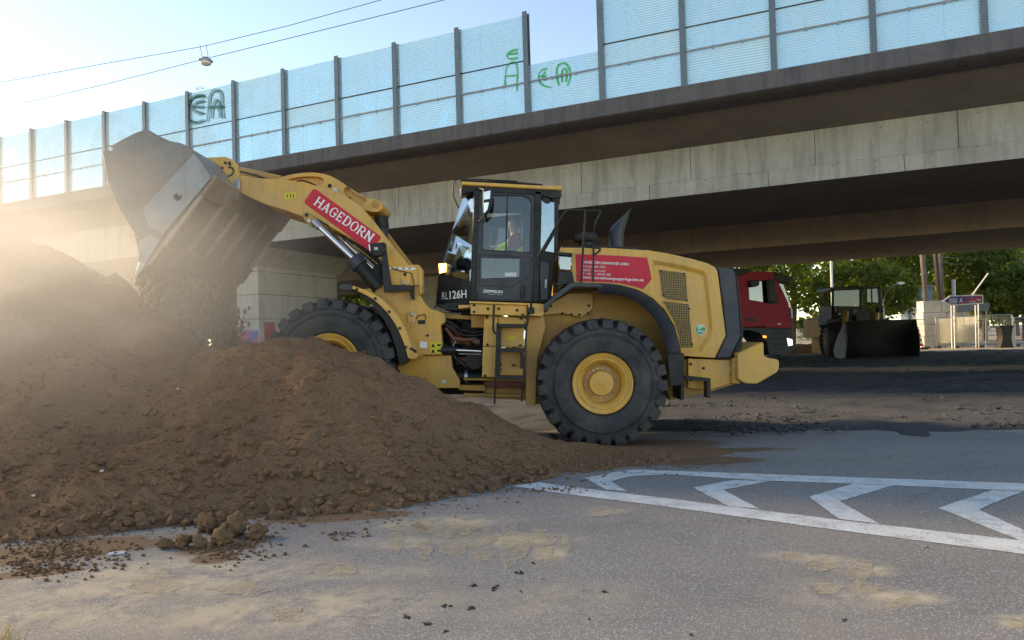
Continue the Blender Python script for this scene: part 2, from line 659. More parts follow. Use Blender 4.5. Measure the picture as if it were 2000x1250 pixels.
# dried sand left by tyre lugs: ragged thin smears lying on the asphalt
def sand_smears():
    m, t, b = nmat('dried_sand')
    out = t.nodes['Material Output']
    tc = N(t, 'ShaderNodeTexCoord').outputs['Object']
    n1 = noise_n(t, tc, 9, 7, .75, .5)
    n2 = noise_n(t, tc, 60, 4, .7)
    t.links.new(mixc(t, n2, (.40, .32, .21), (.58, .49, .35)), b.inputs['Base Color'])
    b.inputs['Roughness'].default_value = .95
    tr = N(t, 'ShaderNodeBsdfTransparent')
    mx = N(t, 'ShaderNodeMixShader')
    k = mathn(t, 'ADD', mathn(t, 'MULTIPLY', n1, .65), mathn(t, 'MULTIPLY', n2, .35))
    t.links.new(ramp(t, k, .42, .62, 0, .75), mx.inputs[0])
    t.links.new(tr.outputs[0], mx.inputs[1])
    t.links.new(b.outputs[0], mx.inputs[2])
    t.links.new(mx.outputs[0], out.inputs[0])
    mb = MB()
    rnd = random.Random(8)
    spots = [(772, 1056, 20, 19), (828, 1070, 16, 18), (888, 1074, 26, 14), (944, 1081, 22, 13), (1000, 1060, 30, 34), (1058, 1054, 24, 20), (1064, 1085, 24, 16), (1105, 1060, 9, 16), (860, 1030, 60, 16), (930, 1045, 40, 20), (800, 1030, 40, 12),
             (1545, 1085, 26, 8), (1600, 1102, 34, 12), (1680, 1112, 26, 22), (1695, 1150, 24, 12), (1762, 1176, 34, 12), (1620, 1150, 26, 10), (1985, 1216, 18, 10), (1170, 1000, 34, 8), (300, 1140, 60, 22), (560, 1198, 36, 14), (650, 1110, 46, 14), (470, 1150, 60, 12)]
    for u, v, ru, rv in spots:
        c = onZ(u, v, .0045)
        ex = onZ(u + ru, v, .0045) - c
        ey = onZ(u, v - rv, .0045) - c
        n_ = 30
        sd_ = rnd.uniform(0, 99)
        pts = []
        for k_ in range(n_):
            a = 2 * math.pi * k_ / n_
            r_ = 1 + .45 * noise.noise(Vector((math.cos(a) * 1.6, math.sin(a) * 1.6, sd_))) + .25 * noise.noise(Vector((math.cos(a) * 5, math.sin(a) * 5, sd_)))
            pts.append(c + ex * math.cos(a) * r_ + ey * math.sin(a) * r_)
        mb.add(pts, [tuple(range(n_))])
    o = mb.build('sand_smears', m, base=(0, 0, 0), recalc=False, smooth=0)
    tag(o, 'dried tan sand smears left by tyres on the grey asphalt', 'sand', kind='stuff')
sand_smears()

# ================================================================== bridge
GRADE = -.006
S0 = onP(1025, 222, 16.7).dot(BD)
def B(s, p, z):
    q = BN * p + BD * s
    return Vector((q.x, q.y, z + GRADE * (s - S0)))
ZB = 7.165
bridge = thing('road_bridge', B(0, 30, 0) * 1.0, 'long grey concrete motorway bridge crossing above the yellow loader', 'bridge')
bridge.location.z = 0
WO[bridge.name] = Vector(bridge.location)
SL, SR = 95, -48          # extent along the bridge
def bar(name, sec, mat, s0=SR, s1=SL, parent=bridge, seg=1, bevel=0):
    """section [(p, z)...] swept along the bridge"""
    mb = MB()
    n = len(sec)
    for k in range(seg + 1):
        s = s0 + (s1 - s0) * k / seg
        mb.v += [B(s, p, z) for p, z in sec]
    for k in range(seg):
        for i in range(n):
            j = (i + 1) % n
            mb.f.append((k * n + i, k * n + j, (k + 1) * n + j, (k + 1) * n + i))
    mb.f.append(tuple(range(n)))
    mb.f.append(tuple(seg * n + i for i in range(n)))
    return mb.build(name, mat, parent, bevel=bevel)
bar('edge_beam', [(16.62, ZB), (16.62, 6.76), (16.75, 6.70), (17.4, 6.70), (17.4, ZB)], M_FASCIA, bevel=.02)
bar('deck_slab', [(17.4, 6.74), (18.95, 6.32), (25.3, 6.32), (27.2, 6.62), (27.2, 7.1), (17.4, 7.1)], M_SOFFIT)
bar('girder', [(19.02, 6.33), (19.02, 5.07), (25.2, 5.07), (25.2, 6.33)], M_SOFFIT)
# formwork panels of the near web: each its own piece
random.seed(3)
s = SR + .2
i = 0
while s < 62:
    L = 3.0
    big = s < 40
    for (za, zb, ds, tk) in ((5.452, 6.315, 0, .035), (5.06, 5.446, 1.1, .055)):
        a, b_ = s + ds + .006, s + ds + L - .006
        pr = 19.02 - tk - random.uniform(0, .008)
        q = [B(a, pr, za), B(b_, pr, za), B(b_, pr, zb), B(a, pr, zb)]
        mb = MB().prism(q, BN * (19.01 - pr))
        # tie holes
        mb.build('web_panel', M_CONC, bridge, bevel=.004)
        if s > -14 and s < 34:
            for th in (.5, 1.5, 2.5):
                zt = zb - .14 if za > 5.3 else zb - .02
                c = B(s + ds + th + random.uniform(-.1, .1), pr - .002, zt + random.uniform(-.04, .03))
                MB().lathe([(.022, 0), (.018, .002)], c, -BN, 8).build('tie_hole', M_SOFFIT, bridge)
    s += L
bar('second_deck', [(28.2, 7.1), (28.2, 6.65), (33.0, 6.3), (43.2, 6.3), (48.5, 6.62), (48.5, 7.1)], M_SOFFIT)  # far overhang is unseen, its reach set to place the shadow edge
bar('second_girder', [(33.1, 6.35), (33.1, 5.1), (42.6, 5.1), (43.0, 5.3), (43.0, 6.35)], M_SOFFIT_LIT)
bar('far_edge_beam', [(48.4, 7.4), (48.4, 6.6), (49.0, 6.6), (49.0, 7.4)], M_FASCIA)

# piers: courses of cast concrete lifts
def pier(s0, s1, p0, p1, ztop, lifts):
    root = thing('bridge_pier', B((s0 + s1) / 2, (p0 + p1) / 2, 0), '', 'pier')
    z = 0
    zs = lifts + [ztop]
    for zt in zs:
        mb = MB()
        q = [B(s0, p0, 0), B(s1, p0, 0), B(s1, p1, 0), B(s0, p1, 0)]
        for p in q:
            p.z = z + .008
        mb.prism(q, (0, 0, zt - z - .016))
        mb.build('concrete_lift', M_PIER, root, bevel=.015)
        z = zt
    q = [B(s0 - .03 if s0 > s1 else s0 + .03, p0 + .03, 0), B(s1, p0 + .03, 0), B(s1, p1 - .03, 0), B(s0, p1 - .03, 0)]
    return root
_pc = onP(505, 600, 20.2)
ps = _pc.dot(BD)
pr_ = pier(ps, ps + 1.05, 20.2, 24.8, 5.25, [.75, 1.55, 2.45, 3.35, 4.2])
pr_['label'] = 'pale concrete bridge pier with blue and red graffiti behind the front wheel'
# cross head flare
MB().prism([B(ps - .9, 20.0, 5.22), B(ps + 2.0, 20.0, 5.22), B(ps + 1.06, 20.0, 4.45), B(ps - .01, 20.0, 4.45)], BN * 5.0).build('crosshead', M_PIER, pr_, bevel=.02)
pr2 = pier(ps + .5, ps + 1.6, 34.5, 41.5, 5.25, [1.0, 2.0, 3.0, 4.0])
pr2['label'] = 'concrete pier in the shade under the farther bridge deck'
def graffiti_mat():
    m, t, b = nmat('blue_red_spray')
    tc = N(t, 'ShaderNodeTexCoord').outputs['Object']
    a = noise_n(t, tc, 2.2, 4, .6, .8)
    c = mixc(t, ramp(t, a, .46, .56), (.10, .09, .33), (.42, .07, .13))
    c = mixc(t, ramp(t, noise_n(t, tc, 7, 5, .7, .5), .52, .7, 0, .55), c, (.30, .28, .36))
    t.links.new(c, b.inputs['Base Color'])
    b.inputs['Roughness'].default_value = .7
    return m
M_SPRAY = graffiti_mat()
q = [onP(467, 645, 20.19), onP(504, 645, 20.19), onP(504, 705, 20.19), onP(467, 705, 20.19)]
MB().prism(q, BN * -.006).build('graffiti', M_SPRAY, pr_)
# red sign at the pier
mb = MB().box(B(ps - .012, 20.75, 2.05), (.02, .55, .7), Matrix.Rotation(math.atan2(BN.y, BN.x) - math.pi / 2, 3, 'Z'))
mb.build('warning_plate', paint('sign_red', (.4, .05, .05), .5), pr_)

# ------------------------------------------------------------------ noise barrier
def pane_mat(name, tint, milky):
    m, t, b = nmat(name)
    t.nodes.remove(b)
    out = t.nodes['Material Output']
    tc = N(t, 'ShaderNodeTexCoord').outputs['Object']
    sx = N(t, 'ShaderNodeSeparateXYZ')
    t.links.new(tc, sx.inputs[0])
    fr = mathn(t, 'FRACT', mathn(t, 'MULTIPLY', sx.outputs['Z'], 1 / .060))
    line = mathn(t, 'LESS_THAN', fr, .40)
    tr = N(t, 'ShaderNodeBsdfTransparent')
    tr.inputs[0].default_value = (*tint, 1)
    tl = N(t, 'ShaderNodeBsdfTranslucent')
    tl.inputs[0].default_value = (.78, .92, .93, 1)
    df = N(t, 'ShaderNodeBsdfDiffuse')
    df.inputs[0].default_value = (.74, .87, .89, 1)
    m1 = N(t, 'ShaderNodeMixShader')
    m1.inputs[0].default_value = .45
    t.links.new(tl.outputs[0], m1.inputs[1])
    t.links.new(df.outputs[0], m1.inputs[2])
    n = noise_n(t, tc, 1.1, 5, .65, .4)
    film = ramp(t, n, .35, .7, milky * .6, milky * 1.3)
    fac = mathn(t, 'MINIMUM', mathn(t, 'ADD', mathn(t, 'MULTIPLY', line, .36), film), .95)
    m2 = N(t, 'ShaderNodeMixShader')
    t.links.new(fac, m2.inputs[0])
    t.links.new(tr.outputs[0], m2.inputs[1])
    t.links.new(m1.outputs[0], m2.inputs[2])
    gl = N(t, 'ShaderNodeBsdfGlossy')
    gl.inputs['Roughness'].default_value = .08
    m3 = N(t, 'ShaderNodeMixShader')
    m3.inputs[0].default_value = .07
    t.links.new(m2.outputs[0], m3.inputs[1])
    t.links.new(gl.outputs[0], m3.inputs[2])
    t.links.new(m3.outputs[0], out.inputs[0])
    return m
M_PANE = pane_mat('striped_acrylic', (.72, .92, .97), .32)
M_PANE2 = pane_mat('striped_acrylic_milky', (.72, .92, .96), .46)
M_POST = paint('barrier_steel', (.115, .15, .175), .5, .3, .12, 4)
M_RUBBER = paint('seal_black', (.02, .022, .025), .6)
M_GALV = paint('galvanised', (.34, .37, .39), .45, .6, .15, 6)
barrier = thing('noise_barrier', B(S0, 16.95, ZB), 'transparent striped noise barrier on grey steel posts along the bridge edge', 'noise barrier')
PB = 16.95
TOP = 9.80
posts = [S0 + 1.985 * k for k in range(-8, 22)]
_rz = math.atan2(BD.y, BD.x)
RB = Matrix.Rotation(_rz, 3, 'Z')
for k, s in enumerate(posts):
    idx = k - 8                  # 0 = the post beside the broken bay (x about 1025), negative = nearer
    c = B(s, PB, (ZB + TOP) / 2 + .02)
    mb = MB()
    h = TOP - ZB + .08
    fl = .13
    mb.box(c + BN * -.085, (fl, .014, h), RB)
    mb.box(c + BN * .085, (fl, .014, h), RB)
    mb.box(c, (.012, .156, h), RB)
    mb.box(B(s, PB, ZB + .012), (.26, .3, .02), RB)
    for a in (-.09, .09):
        for c_ in (-.11, .11):
            q = B(s + a, PB + c_, ZB + .035)
            mb.box(q, (.03, .03, .04), RB)
    mb.build('post', M_POST, barrier)
    if k == len(posts) - 1:
        break
    a, b_ = s + .02, posts[k + 1] - .02
    H = TOP - ZB
    levels = [(ZB + .02, ZB + .33 * H), (ZB + .33 * H + .012, ZB + .55 * H), (ZB + .55 * H + .012, TOP)]
    broken = idx == -1
    if broken:
        levels = [levels[0], (levels[1][0], ZB + .50 * H)]
    for li, (z0, z1) in enumerate(levels):
        jit = random.uniform(-.006, .006)
        sh = B(a, PB, z0).lerp(B(b_, PB, z1), .5)
        mb = MB().prism([B(a, PB + jit, z0), B(b_, PB + jit, z0), B(b_, PB + jit, z1), B(a, PB + jit, z1)], BN * .015)
        mb.build('pane', M_PANE2 if (k * 7 + li * 3) % 5 == 0 or idx > 4 else M_PANE, barrier)
        if li == 2:
            # dark seal between the upper panes
            MB().prism([B(a, PB - .012, z0 - .018), B(b_, PB - .012, z0 - .018), B(b_, PB - .012, z0 + .006), B(a, PB - .012, z0 + .006)], BN * .04).build('seal', M_RUBBER, barrier)
        if li == 1:
            MB().tube([B(a - .02, PB - .05, z0 - .01), B(b_ + .02, PB - .05, z0 - .01)], .026, 8).build('rail', M_GALV, barrier)
            for t_ in (.33, .66):
                MB().box(B(a + (b_ - a) * t_, PB - .035, z0 - .01), (.05, .06, .07), RB).build('rail_clip', M_GALV, barrier)
    # vertical web strips inside the panes
    for t_ in (.34, .67):
        zt = levels[-1][1]
        MB().box(B(a + (b_ - a) * t_, PB + .019, (ZB + zt) / 2), (.010, .006, zt - ZB - .04), RB).build('spacer', M_PANE2, barrier)

# graffiti strokes on the panes (flat sprayed ribbons lying on the acrylic)
def spray(px, w_, mat, name='graffiti'):
    p_ = PB - .011
    P = [onP(u, v, p_) for u, v in px]
    # smooth
    pts = []
    for i in range(len(P) - 1):
        p0, p1, p2, p3 = P[max(0, i - 1)], P[i], P[i + 1], P[min(len(P) - 1, i + 2)]
        for k in range(6):
            t = k / 6
            pts.append(.5 * ((2 * p1) + (p2 - p0) * t + (2 * p0 - 5 * p1 + 4 * p2 - p3) * t * t + (3 * p1 - p0 - 3 * p2 + p3) * t ** 3))
    pts.append(P[-1])
    mb = MB()
    for i, p in enumerate(pts):
        d = (pts[min(i + 1, len(pts) - 1)] - pts[max(i - 1, 0)]).normalized()
        nrm = d.cross(BN).normalized()
        ww = w_ * (.8 + .4 * noise.noise(p * 3))
        mb.v += [p + nrm * ww / 2, p - nrm * ww / 2]
    for i in range(len(pts) - 1):
        a = 2 * i
        mb.f.append((a, a + 1, a + 3, a + 2))
    return mb.build(name, mat, barrier, recalc=False)
def spray_mat(name, col, op):
    m, t, b = nmat(name)
    out = t.nodes['Material Output']
    b.inputs['Base Color'].default_value = (*col, 1)
    b.inputs['Roughness'].default_value = .8
    tr = N(t, 'ShaderNodeBsdfTransparent')
    mx = N(t, 'ShaderNodeMixShader')
    tc = N(t, 'ShaderNodeTexCoord').outputs['Object']
    t.links.new(ramp(t, noise_n(t, tc, 14, 4, .7), .3, .6, op * .55, op), mx.inputs[0])
    t.links.new(tr.outputs[0], mx.inputs[1])
    t.links.new(b.outputs[0], mx.inputs[2])
    t.links.new(mx.outputs[0], out.inputs[0])
    return m
M_SPB = spray_mat('spray_black', (.02, .03, .03), .9)
M_SPG = spray_mat('spray_green', (.01, .42, .10), 1.0)
M_SPGD = spray_mat('spray_dark_green', (.03, .16, .08), .55)
for ox, mt, ww in ((0, M_SPB, .055), (-4, M_SPGD, .16)):
    for st in ([(404, 190), (390, 188), (376, 195), (369, 212), (371, 232), (384, 240), (403, 236)], [(403, 199), (388, 201), (380, 211), (388, 219), (402, 223)], [(378, 209), (403, 210)],
               [(408, 238), (411, 215), (414, 190), (420, 179), (432, 178), (437, 188), (438, 212), (440, 232)], [(417, 232), (419, 212), (424, 197), (430, 200), (434, 230)], [(409, 210), (441, 209)],
               [(370, 232), (372, 205), (384, 190), (402, 186)]):
        spray([(u + ox, v) for u, v in st], ww, mt)
for st in ([(383, 169), (384, 174), (388, 174), (389, 170)], [(392, 168), (394, 173), (398, 172), (399, 167)]):
    spray(st, .04, M_SPB)
for st in ([(1012, 97), (1000, 99), (991, 106), (992, 113), (1000, 115), (1012, 113)], [(992, 106), (1012, 104)], [(987, 167), (987, 150), (990, 131), (999, 122), (1008, 124), (1011, 140), (1010, 162), (1010, 178)], [(987, 149), (1012, 147)],
           [(1068, 134), (1057, 138), (1052, 148), (1054, 160), (1064, 168), (1077, 171)], [(1052, 150), (1068, 148)], [(1066, 140), (1060, 148), (1066, 157)],
           [(1092, 167), (1088, 150), (1088, 133), (1094, 125), (1104, 124), (1112, 134), (1114, 150), (1108, 168)], [(1090, 148), (1113, 144)], [(1098, 160), (1098, 140), (1103, 134), (1107, 140), (1106, 160)]):
    spray(st, .075, M_SPG)
# ================================================================== heap of earth
def interp(tab, x):
    if x <= tab[0][0]:
        return tab[0][1]
    for (a, ya), (b, yb) in zip(tab, tab[1:]):
        if x <= b:
            t = (x - a) / (b - a)
            t = t * t * (3 - 2 * t) * .5 + t * .5
            return ya + (yb - ya) * t
    return tab[-1][1]
TOE = [(-16, 5.0), (-8, 5.35), (-4.1, 5.75), (-2.66, 6.15), (-1.16, 6.5), (-.4, 7.0), (0, 7.4), (.7, 7.9), (1.5, 8.35), (2.6, 8.8)]
RID = [(-16, 4.4), (-11, 4.0), (-7.9, 3.6), (-6.6, 3.1), (-5.6, 2.6), (-4.7, 1.98), (-3.9, 1.57), (-2.5, 1.50), (-1.9, 1.43), (-1.5, 1.27), (-.61, .80), (0, .46), (.6, .21), (1.5, .075), (2.6, 0.0)]
RIY = [(-16, 11.4), (-7.9, 11.0), (-6, 10.4), (-4.2, 9.2), (-2.5, 8.8), (-1, 8.65), (2.6, 9.1)]
BAK = [(-16, 7.5), (-6, 5.0), (-4.6, 3.5), (-3.8, 1.6), (-3.2, 1.0), (-1.5, .9), (2.6, .8)]
def earth_z(x, y, detail=True):
    wob = .22 * noise.noise(Vector((x * .9, 1.3, 0))) + .10 * noise.noise(Vector((x * 2.7, 4.3, 0)))
    T = interp(TOE, x) + wob
    R = interp(RID, x)
    K = interp(RIY, x)
    if y < K:
        t = (y - T) / (K - T)
        if t < 0:
            z = t * .35
        else:
            t = t ** 1.08
            z = R * (t - .10 * max(0, t - .75) ** 1 * 1.0)
            z = R * (t if t < .82 else .82 + (t - .82) * (1 - .30 * (t - .82) / .18) / (1 - .30) * .70)
            z = R * min(1, t * 1.0) - R * .045 * math.exp(-((1 - t) / .12) ** 2)
    else:
        t = (y - K) / interp(BAK, x)
        low = .40 if -4.2 < x < 1.2 else 0
        z = (R * .955) * (1 - t)
        if -3.9 < x < 1.0:
            z = max(z, min(R * .95, .34 - max(0, x + 1.6) * .14))
        if t > 1.6:
            z = min(z, -.1 - .2 * (t - 1.6))
    amp = min(1, max(0, z * 1.4 + .12))
    if detail:
        v = Vector((x, y, 0))
        rill = noise.noise(Vector((x * 2.4 + .6 * noise.noise(v * 1.1), y * .35, 7)))
        z += amp * .06 * rill * min(1, z)
        z += amp * (.24 * noise.noise(v * .75 + Vector((3, 1, 0))) * min(1, z * .6 + .2) + .060 * noise.noise(v * 1.9) + .042 * noise.noise(v * 4.7) + .028 * noise.noise(v * 11) + .016 * noise.noise(v * 24))
        b = noise.noise(v * 7.5 + Vector((9, 2, 5)))
        if b > .25:
            z += amp * (b - .25) * .09
    return z
def soil_mat():
    m, t, b = nmat('brown_earth')
    tc = N(t, 'ShaderNodeTexCoord').outputs['Object']
    a = noise_n(t, tc, .8, 7, .68, .6)
    c1 = noise_n(t, tc, 3.3, 6, .7, .3)
    f = noise_n(t, tc, 42, 5, .75)
    g = noise_n(t, tc, 130, 3, .7)
    c = mixc(t, ramp(t, a, .32, .68), (.26, .138, .076), (.40, .218, .120))
    c = mixc(t, ramp(t, c1, .45, .75, 0, .6), c, (.31, .185, .112))
    c = mixc(t, ramp(t, f, .48, .70, 0, .75), c, (.41, .265, .165))
    c = mixc(t, ramp(t, f, .25, .46, .8, 0), c, (.13, .073, .043))
    c = mixc(t, ramp(t, g, .72, .80, 0, .5), c, (.36, .30, .22))
    t.links.new(c, b.inputs['Base Color'])
    b.inputs['Roughness'].default_value = .97
    b.inputs['Specular IOR Level'].default_value = .15
    h = mathn(t, 'ADD', mathn(t, 'MULTIPLY', f, .8), mathn(t, 'MULTIPLY', g, .45))
    bump_n(t, b, h, 1.0, .05)
    return m
M_SOIL = soil_mat()
def heap():
    mb = MB()
    xs, ys = [], []
    x = -15
    while x < 2.7:
        xs.append(x)
        x += .04 if x > -6.5 else .075
    y = 4.6
    while y < 19:
        ys.append(y)
        y += .036 if y < 9.3 else (.07 if y < 12 else .2)
    for y in ys:
        for x in xs:
            mb.v.append(Vector((x, y, earth_z(x, y))))
    w_ = len(xs)
    zs = [p.z for p in mb.v]
    for j in range(len(ys) - 1):
        for i in range(w_ - 1):
            a = j * w_ + i
            if max(zs[a], zs[a + 1], zs[a + w_], zs[a + w_ + 1]) > 0:
                mb.f.append((a, a + 1, a + 1 + w_, a + w_))
    o = mb.build('earth_heap', M_SOIL, base=(0, 0, 0), recalc=False, smooth=70)
    tag(o, 'large heap of loose brown earth in front of the yellow loader', 'earth heap')
heap()

def clod_geom(r, seed, sub=0, flat=.75):
    """uneven lump, 20 or 80 faces"""
    bm = bmesh.new()
    bmesh.ops.create_icosphere(bm, subdivisions=1 + sub, radius=1)
    rnd = random.Random(seed)
    off = Vector((rnd.uniform(-50, 50), rnd.uniform(-50, 50), 0))
    sc = Vector((rnd.uniform(.8, 1.25), rnd.uniform(.8, 1.2), flat * rnd.uniform(.8, 1.15)))
    vs_ = []
    for v in bm.verts:
        p = v.co.copy()
        k = 1 + .50 * noise.noise(p * 1.1 + off) + .34 * noise.noise(p * 2.6 + off) + .12 * noise.noise(p * 6 + off)
        p = Vector((p.x * sc.x, p.y * sc.y, p.z * sc.z)) * k * r
        vs_.append(p)
    fs_ = [tuple(v.index for v in f.verts) for f in bm.faces]
    bm.free()
    return vs_, fs_
CLODS = [clod_geom(1, i) for i in range(12)]
def scatter_clods(name, spots, mat, label, cat):
    mb = MB()
    for (p, r) in spots:
        vs_, fs_ = random.choice(CLODS)
        rot = Matrix.Rotation(random.uniform(0, 6.28), 3, 'Z')
        mb.add([p + rot @ (q * r) for q in vs_], fs_)
    o = mb.build(name, mat, base=(0, 0, 0), recalc=False, smooth=28)
    return tag(o, label, cat, kind='stuff')
random.seed(21)
spots = []
for _ in range(7500):
    x = random.uniform(-8.5, 1.9)
    T = interp(TOE, x)
    K = interp(RIY, x)
    t = random.random() ** 1.7
    y = T - .06 + t * (K - T)
    z = earth_z(x, y)
    if z < 0:
        z = 0.0
        if random.random() < .3:
            continue
    r = .005 + .040 * random.random() ** 6 * (1.5 - t)
    if t < .10 and random.random() < .5:
        r *= 1.1
    if x > .4:
        r *= .6
    spots.append((Vector((x, y, z + r * .35)), r))
fine_ = MB()
for _ in range(15000):
    x = random.uniform(-8.5, 1.6)
    T = interp(TOE, x)
    K = interp(RIY, x)
    y = T + random.random() ** 1.2 * (K - T)
    z = earth_z(x, y)
    if z < .01:
        continue
    r = .005 + .011 * random.random() ** 2
    c = Vector((x, y, z + r * .3))
    fine_.add([c + Vector((a * r * random.uniform(.6, 1.4), b * r * random.uniform(.6, 1.4), d * r * random.uniform(.6, 1.2))) for a, b, d in ((1, 0, 0), (-1, 0, 0), (0, 1, 0), (0, -1, 0), (0, 0, 1), (0, 0, -1))],
              [(0, 2, 4), (2, 1, 4), (1, 3, 4), (3, 0, 4), (2, 0, 5), (1, 2, 5), (3, 1, 5), (0, 3, 5)])
tag(fine_.build('earth_grains', M_SOIL, base=(0, 0, 0), recalc=False, smooth=0), 'fine brown grains covering the slope of the earth heap', 'earth grains', kind='stuff')
# crumbs rolled out on to the road
for _ in range(1900):
    x = random.uniform(-7, 2.4)
    T = interp(TOE, x)
    y = T - abs(random.gauss(0, .38)) + .1
    if earth_z(x, y) > 0:
        continue
    r = .004 + .014 * random.random() ** 3
    spots.append((Vector((x, y, r * .3)), r))
for (u, v, su, sv, n_) in ((450, 1070, 70, 22, 420), (120, 1080, 110, 35, 600), (60, 1110, 60, 14, 160), (1090, 957, 50, 4, 120), (680, 1045, 40, 8, 60), (1350, 900, 70, 14, 200)):
    for _ in range(n_):
        p = onZ(u + random.gauss(0, su * .6), v + random.gauss(0, sv * .6))
        r = .004 + .016 * random.random() ** 2.5
        spots.append((Vector((p.x, p.y, r * .35)), r))
scatter_clods('earth_crumbs', spots, M_SOIL, 'loose crumbs of brown earth scattered along the foot of the heap', 'earth crumbs')

# the larger lumps that rolled down, one by one
M_CLOD = paint('dry_earth_lump', (.21, .125, .068), .95, 0, .3, 8, (.10, .065, .04), .6, 6, .8, 34, spec=.15)
big = [(459, 1026, 25, 'round tan lump of earth, the largest one, at the foot of the heap'), (432, 1049, 18, 'angular tan lump of earth just below the largest round lump'),
       (391, 1060, 13, 'upright flat tan stone-like lump lying left on the road'), (410, 1023, 20, 'brown lump of earth half buried left of the largest round lump'),
       (326, 1061, 13, 'small round lump of earth lying alone left of the lump group'), (356, 1056, 17, 'low brown lump of earth between the lone lump and the upright one'),
       (503, 1036, 17, 'brown lump of earth just right of the largest round lump')]
for i, (u, v, rp, lb) in enumerate(big):
    p = onZ(u, v + rp * .75)
    r = rp / FPX * p.y
    vs_, fs_ = clod_geom(r, 40 + i, 3, .85 if i != 2 else 1.1)
    o = MB().add([Vector((p.x, p.y, r * .68)) + q for q in vs_], fs_).build('earth_lump', M_CLOD if i in (0, 1, 2) else M_SOIL, smooth=60)
    tag(o, lb, 'earth lump', 'lumps rolled off the heap')
mids = [(232, 1015, 12), (275, 1022, 20), (310, 1018, 9), (365, 1002, 14), (600, 1006, 12), (640, 1000, 16), (845, 972, 13), (965, 943, 18), (540, 990, 18), (575, 985, 13), (180, 1030, 10), (325, 985, 15), (715, 960, 11)]
ORD = ['first', 'second', 'third', 'fourth', 'fifth', 'sixth', 'seventh', 'eighth', 'ninth', 'tenth', 'eleventh', 'twelfth', 'thirteenth', 'fourteenth']
for i, (u, v, rp) in enumerate(mids):
    d = ray(u, v)
    p = None
    for k in range(200):
        q = CAM + d * (4.5 + k * .03)
        if q.z <= max(0, earth_z(q.x, q.y)):
            p = q
            break
    if p is None:
        continue
    r = rp / FPX * p.y * .8
    vs_, fs_ = clod_geom(r, 80 + i, 2, .8)
    o = MB().add([p + Vector((0, 0, r * .2)) + q for q in vs_], fs_).build('earth_lump', M_SOIL, smooth=30)
    tag(o, 'brown clod of earth along the foot of the heap, %s from the left' % ORD[sorted(mids).index((u, v, rp))], 'earth lump', 'clods along the foot of the heap')
M_TAR = paint('tar_crumb', (.018, .018, .02), .9, 0, .3, 20, bump=.8, bscale=60)
for i, (u, v, rp) in enumerate([(870, 1183, 9), (921, 1188, 9), (968, 1150, 10), (922, 1144, 8), (832, 1219, 10), (794, 1205, 9), (1013, 1119, 8), (1060, 1131, 3), (1018, 1156, 4), (1180, 1157, 6), (1648, 1211, 6), (1350, 1240, 5), (1041, 1100, 5), (1151, 1210, 5), (870, 1235, 6), (1812, 1070, 4), (1462, 1018, 3)]):
    p = onZ(u, v)
    mb = MB()
    rr = rp / FPX * p.y
    for _ in range(7):
        vs_, fs_ = random.choice(CLODS)
        k = rr * random.uniform(.25, .5)
        c = Vector((p.x + random.gauss(0, rr * .45), p.y + random.gauss(0, rr * .6), k * .25))
        mb.add([c + Vector((q.x, q.y, q.z * .5)) * k for q in vs_], fs_)
    tag(mb.build('tar_crumb', M_TAR), 'small black crumb of tar lying on the grey road', 'tar crumb', 'black crumbs on the road')
p = onZ(228, 1082)
tag(MB().box(p + Vector((0, 0, .006)), (.11, .07, .008), Matrix.Rotation(.3, 3, 'Z')).build('scrap_plate', paint('scrap_grey', (.45, .47, .5), .5)), 'flat pale grey scrap lying on the road beside the heap', 'scrap')
# pale pebbles on the heap
M_PEB = paint('pale_pebble', (.55, .52, .48), .9, 0, .2, 20)
for u, v in ((200, 922), (68, 970), (348, 762)):
    d = ray(u, v)
    for k in range(300):
        q = CAM + d * (4.5 + k * .025)
        if q.z <= earth_z(q.x, q.y):
            vs_, fs_ = clod_geom(.017, u, 1)
            tag(MB().add([q + Vector((0, -.01, .012)) + c for c in vs_], fs_).build('pebble', M_PEB), 'pale pebble on the slope of the brown heap, %s of three' % {68: 'leftmost', 200: 'middle', 348: 'rightmost'}[u], 'pebble', 'pale pebbles on the heap')
            break

# dry grass at the near left corner
def grass():
    mb = MB()
    p0 = onZ(18, 1262)
    for _ in range(60):
        b_ = p0 + Vector((random.gauss(-.03, .045), random.gauss(0, .04), 0))
        h = random.uniform(.05, .14)
        d = Vector((random.gauss(.02, .035), random.gauss(0, .03), h))
        s_ = Vector((random.uniform(-1, 1), random.uniform(-1, 1), 0)).normalized() * .0022
        mb.add([b_ - s_, b_ + s_, b_ + d * .6 + s_ * .8, b_ + d * .6 - s_ * .8, b_ + d + Vector((d.x * .4, 0, -.004))], [(0, 1, 2, 3), (3, 2, 4)])
    tag(mb.build('dry_grass', paint('straw', (.52, .36, .12), .8), recalc=False), 'tuft of dry yellow grass at the edge of the road', 'grass', kind='stuff')
grass()
# ================================================================== the wheel loader
YL = 9.4
def L(u, v, off=0.0):
    return onY(u, v, YL + off)
def LP(px, off):
    return [L(u, v, off) for u, v in px]
YDIR = Vector((0, 1, 0))
def smooth_px(px, k=4, closed=True):
    P = [Vector((a, b, 0)) for a, b in px]
    n = len(P)
    out = []
    for i in range(n if closed else n - 1):
        p0, p1, p2, p3 = (P[(i - 1) % n], P[i], P[(i + 1) % n], P[(i + 2) % n]) if closed else (P[max(0, i - 1)], P[i], P[i + 1], P[min(n - 1, i + 2)])
        for j in range(k):
            t = j / k
            q = .5 * ((2 * p1) + (p2 - p0) * t + (2 * p0 - 5 * p1 + 4 * p2 - p3) * t * t + (3 * p1 - p0 - 3 * p2 + p3) * t ** 3)
            out.append((q.x, q.y))
    if not closed:
        out.append((P[-1].x, P[-1].y))
    return out

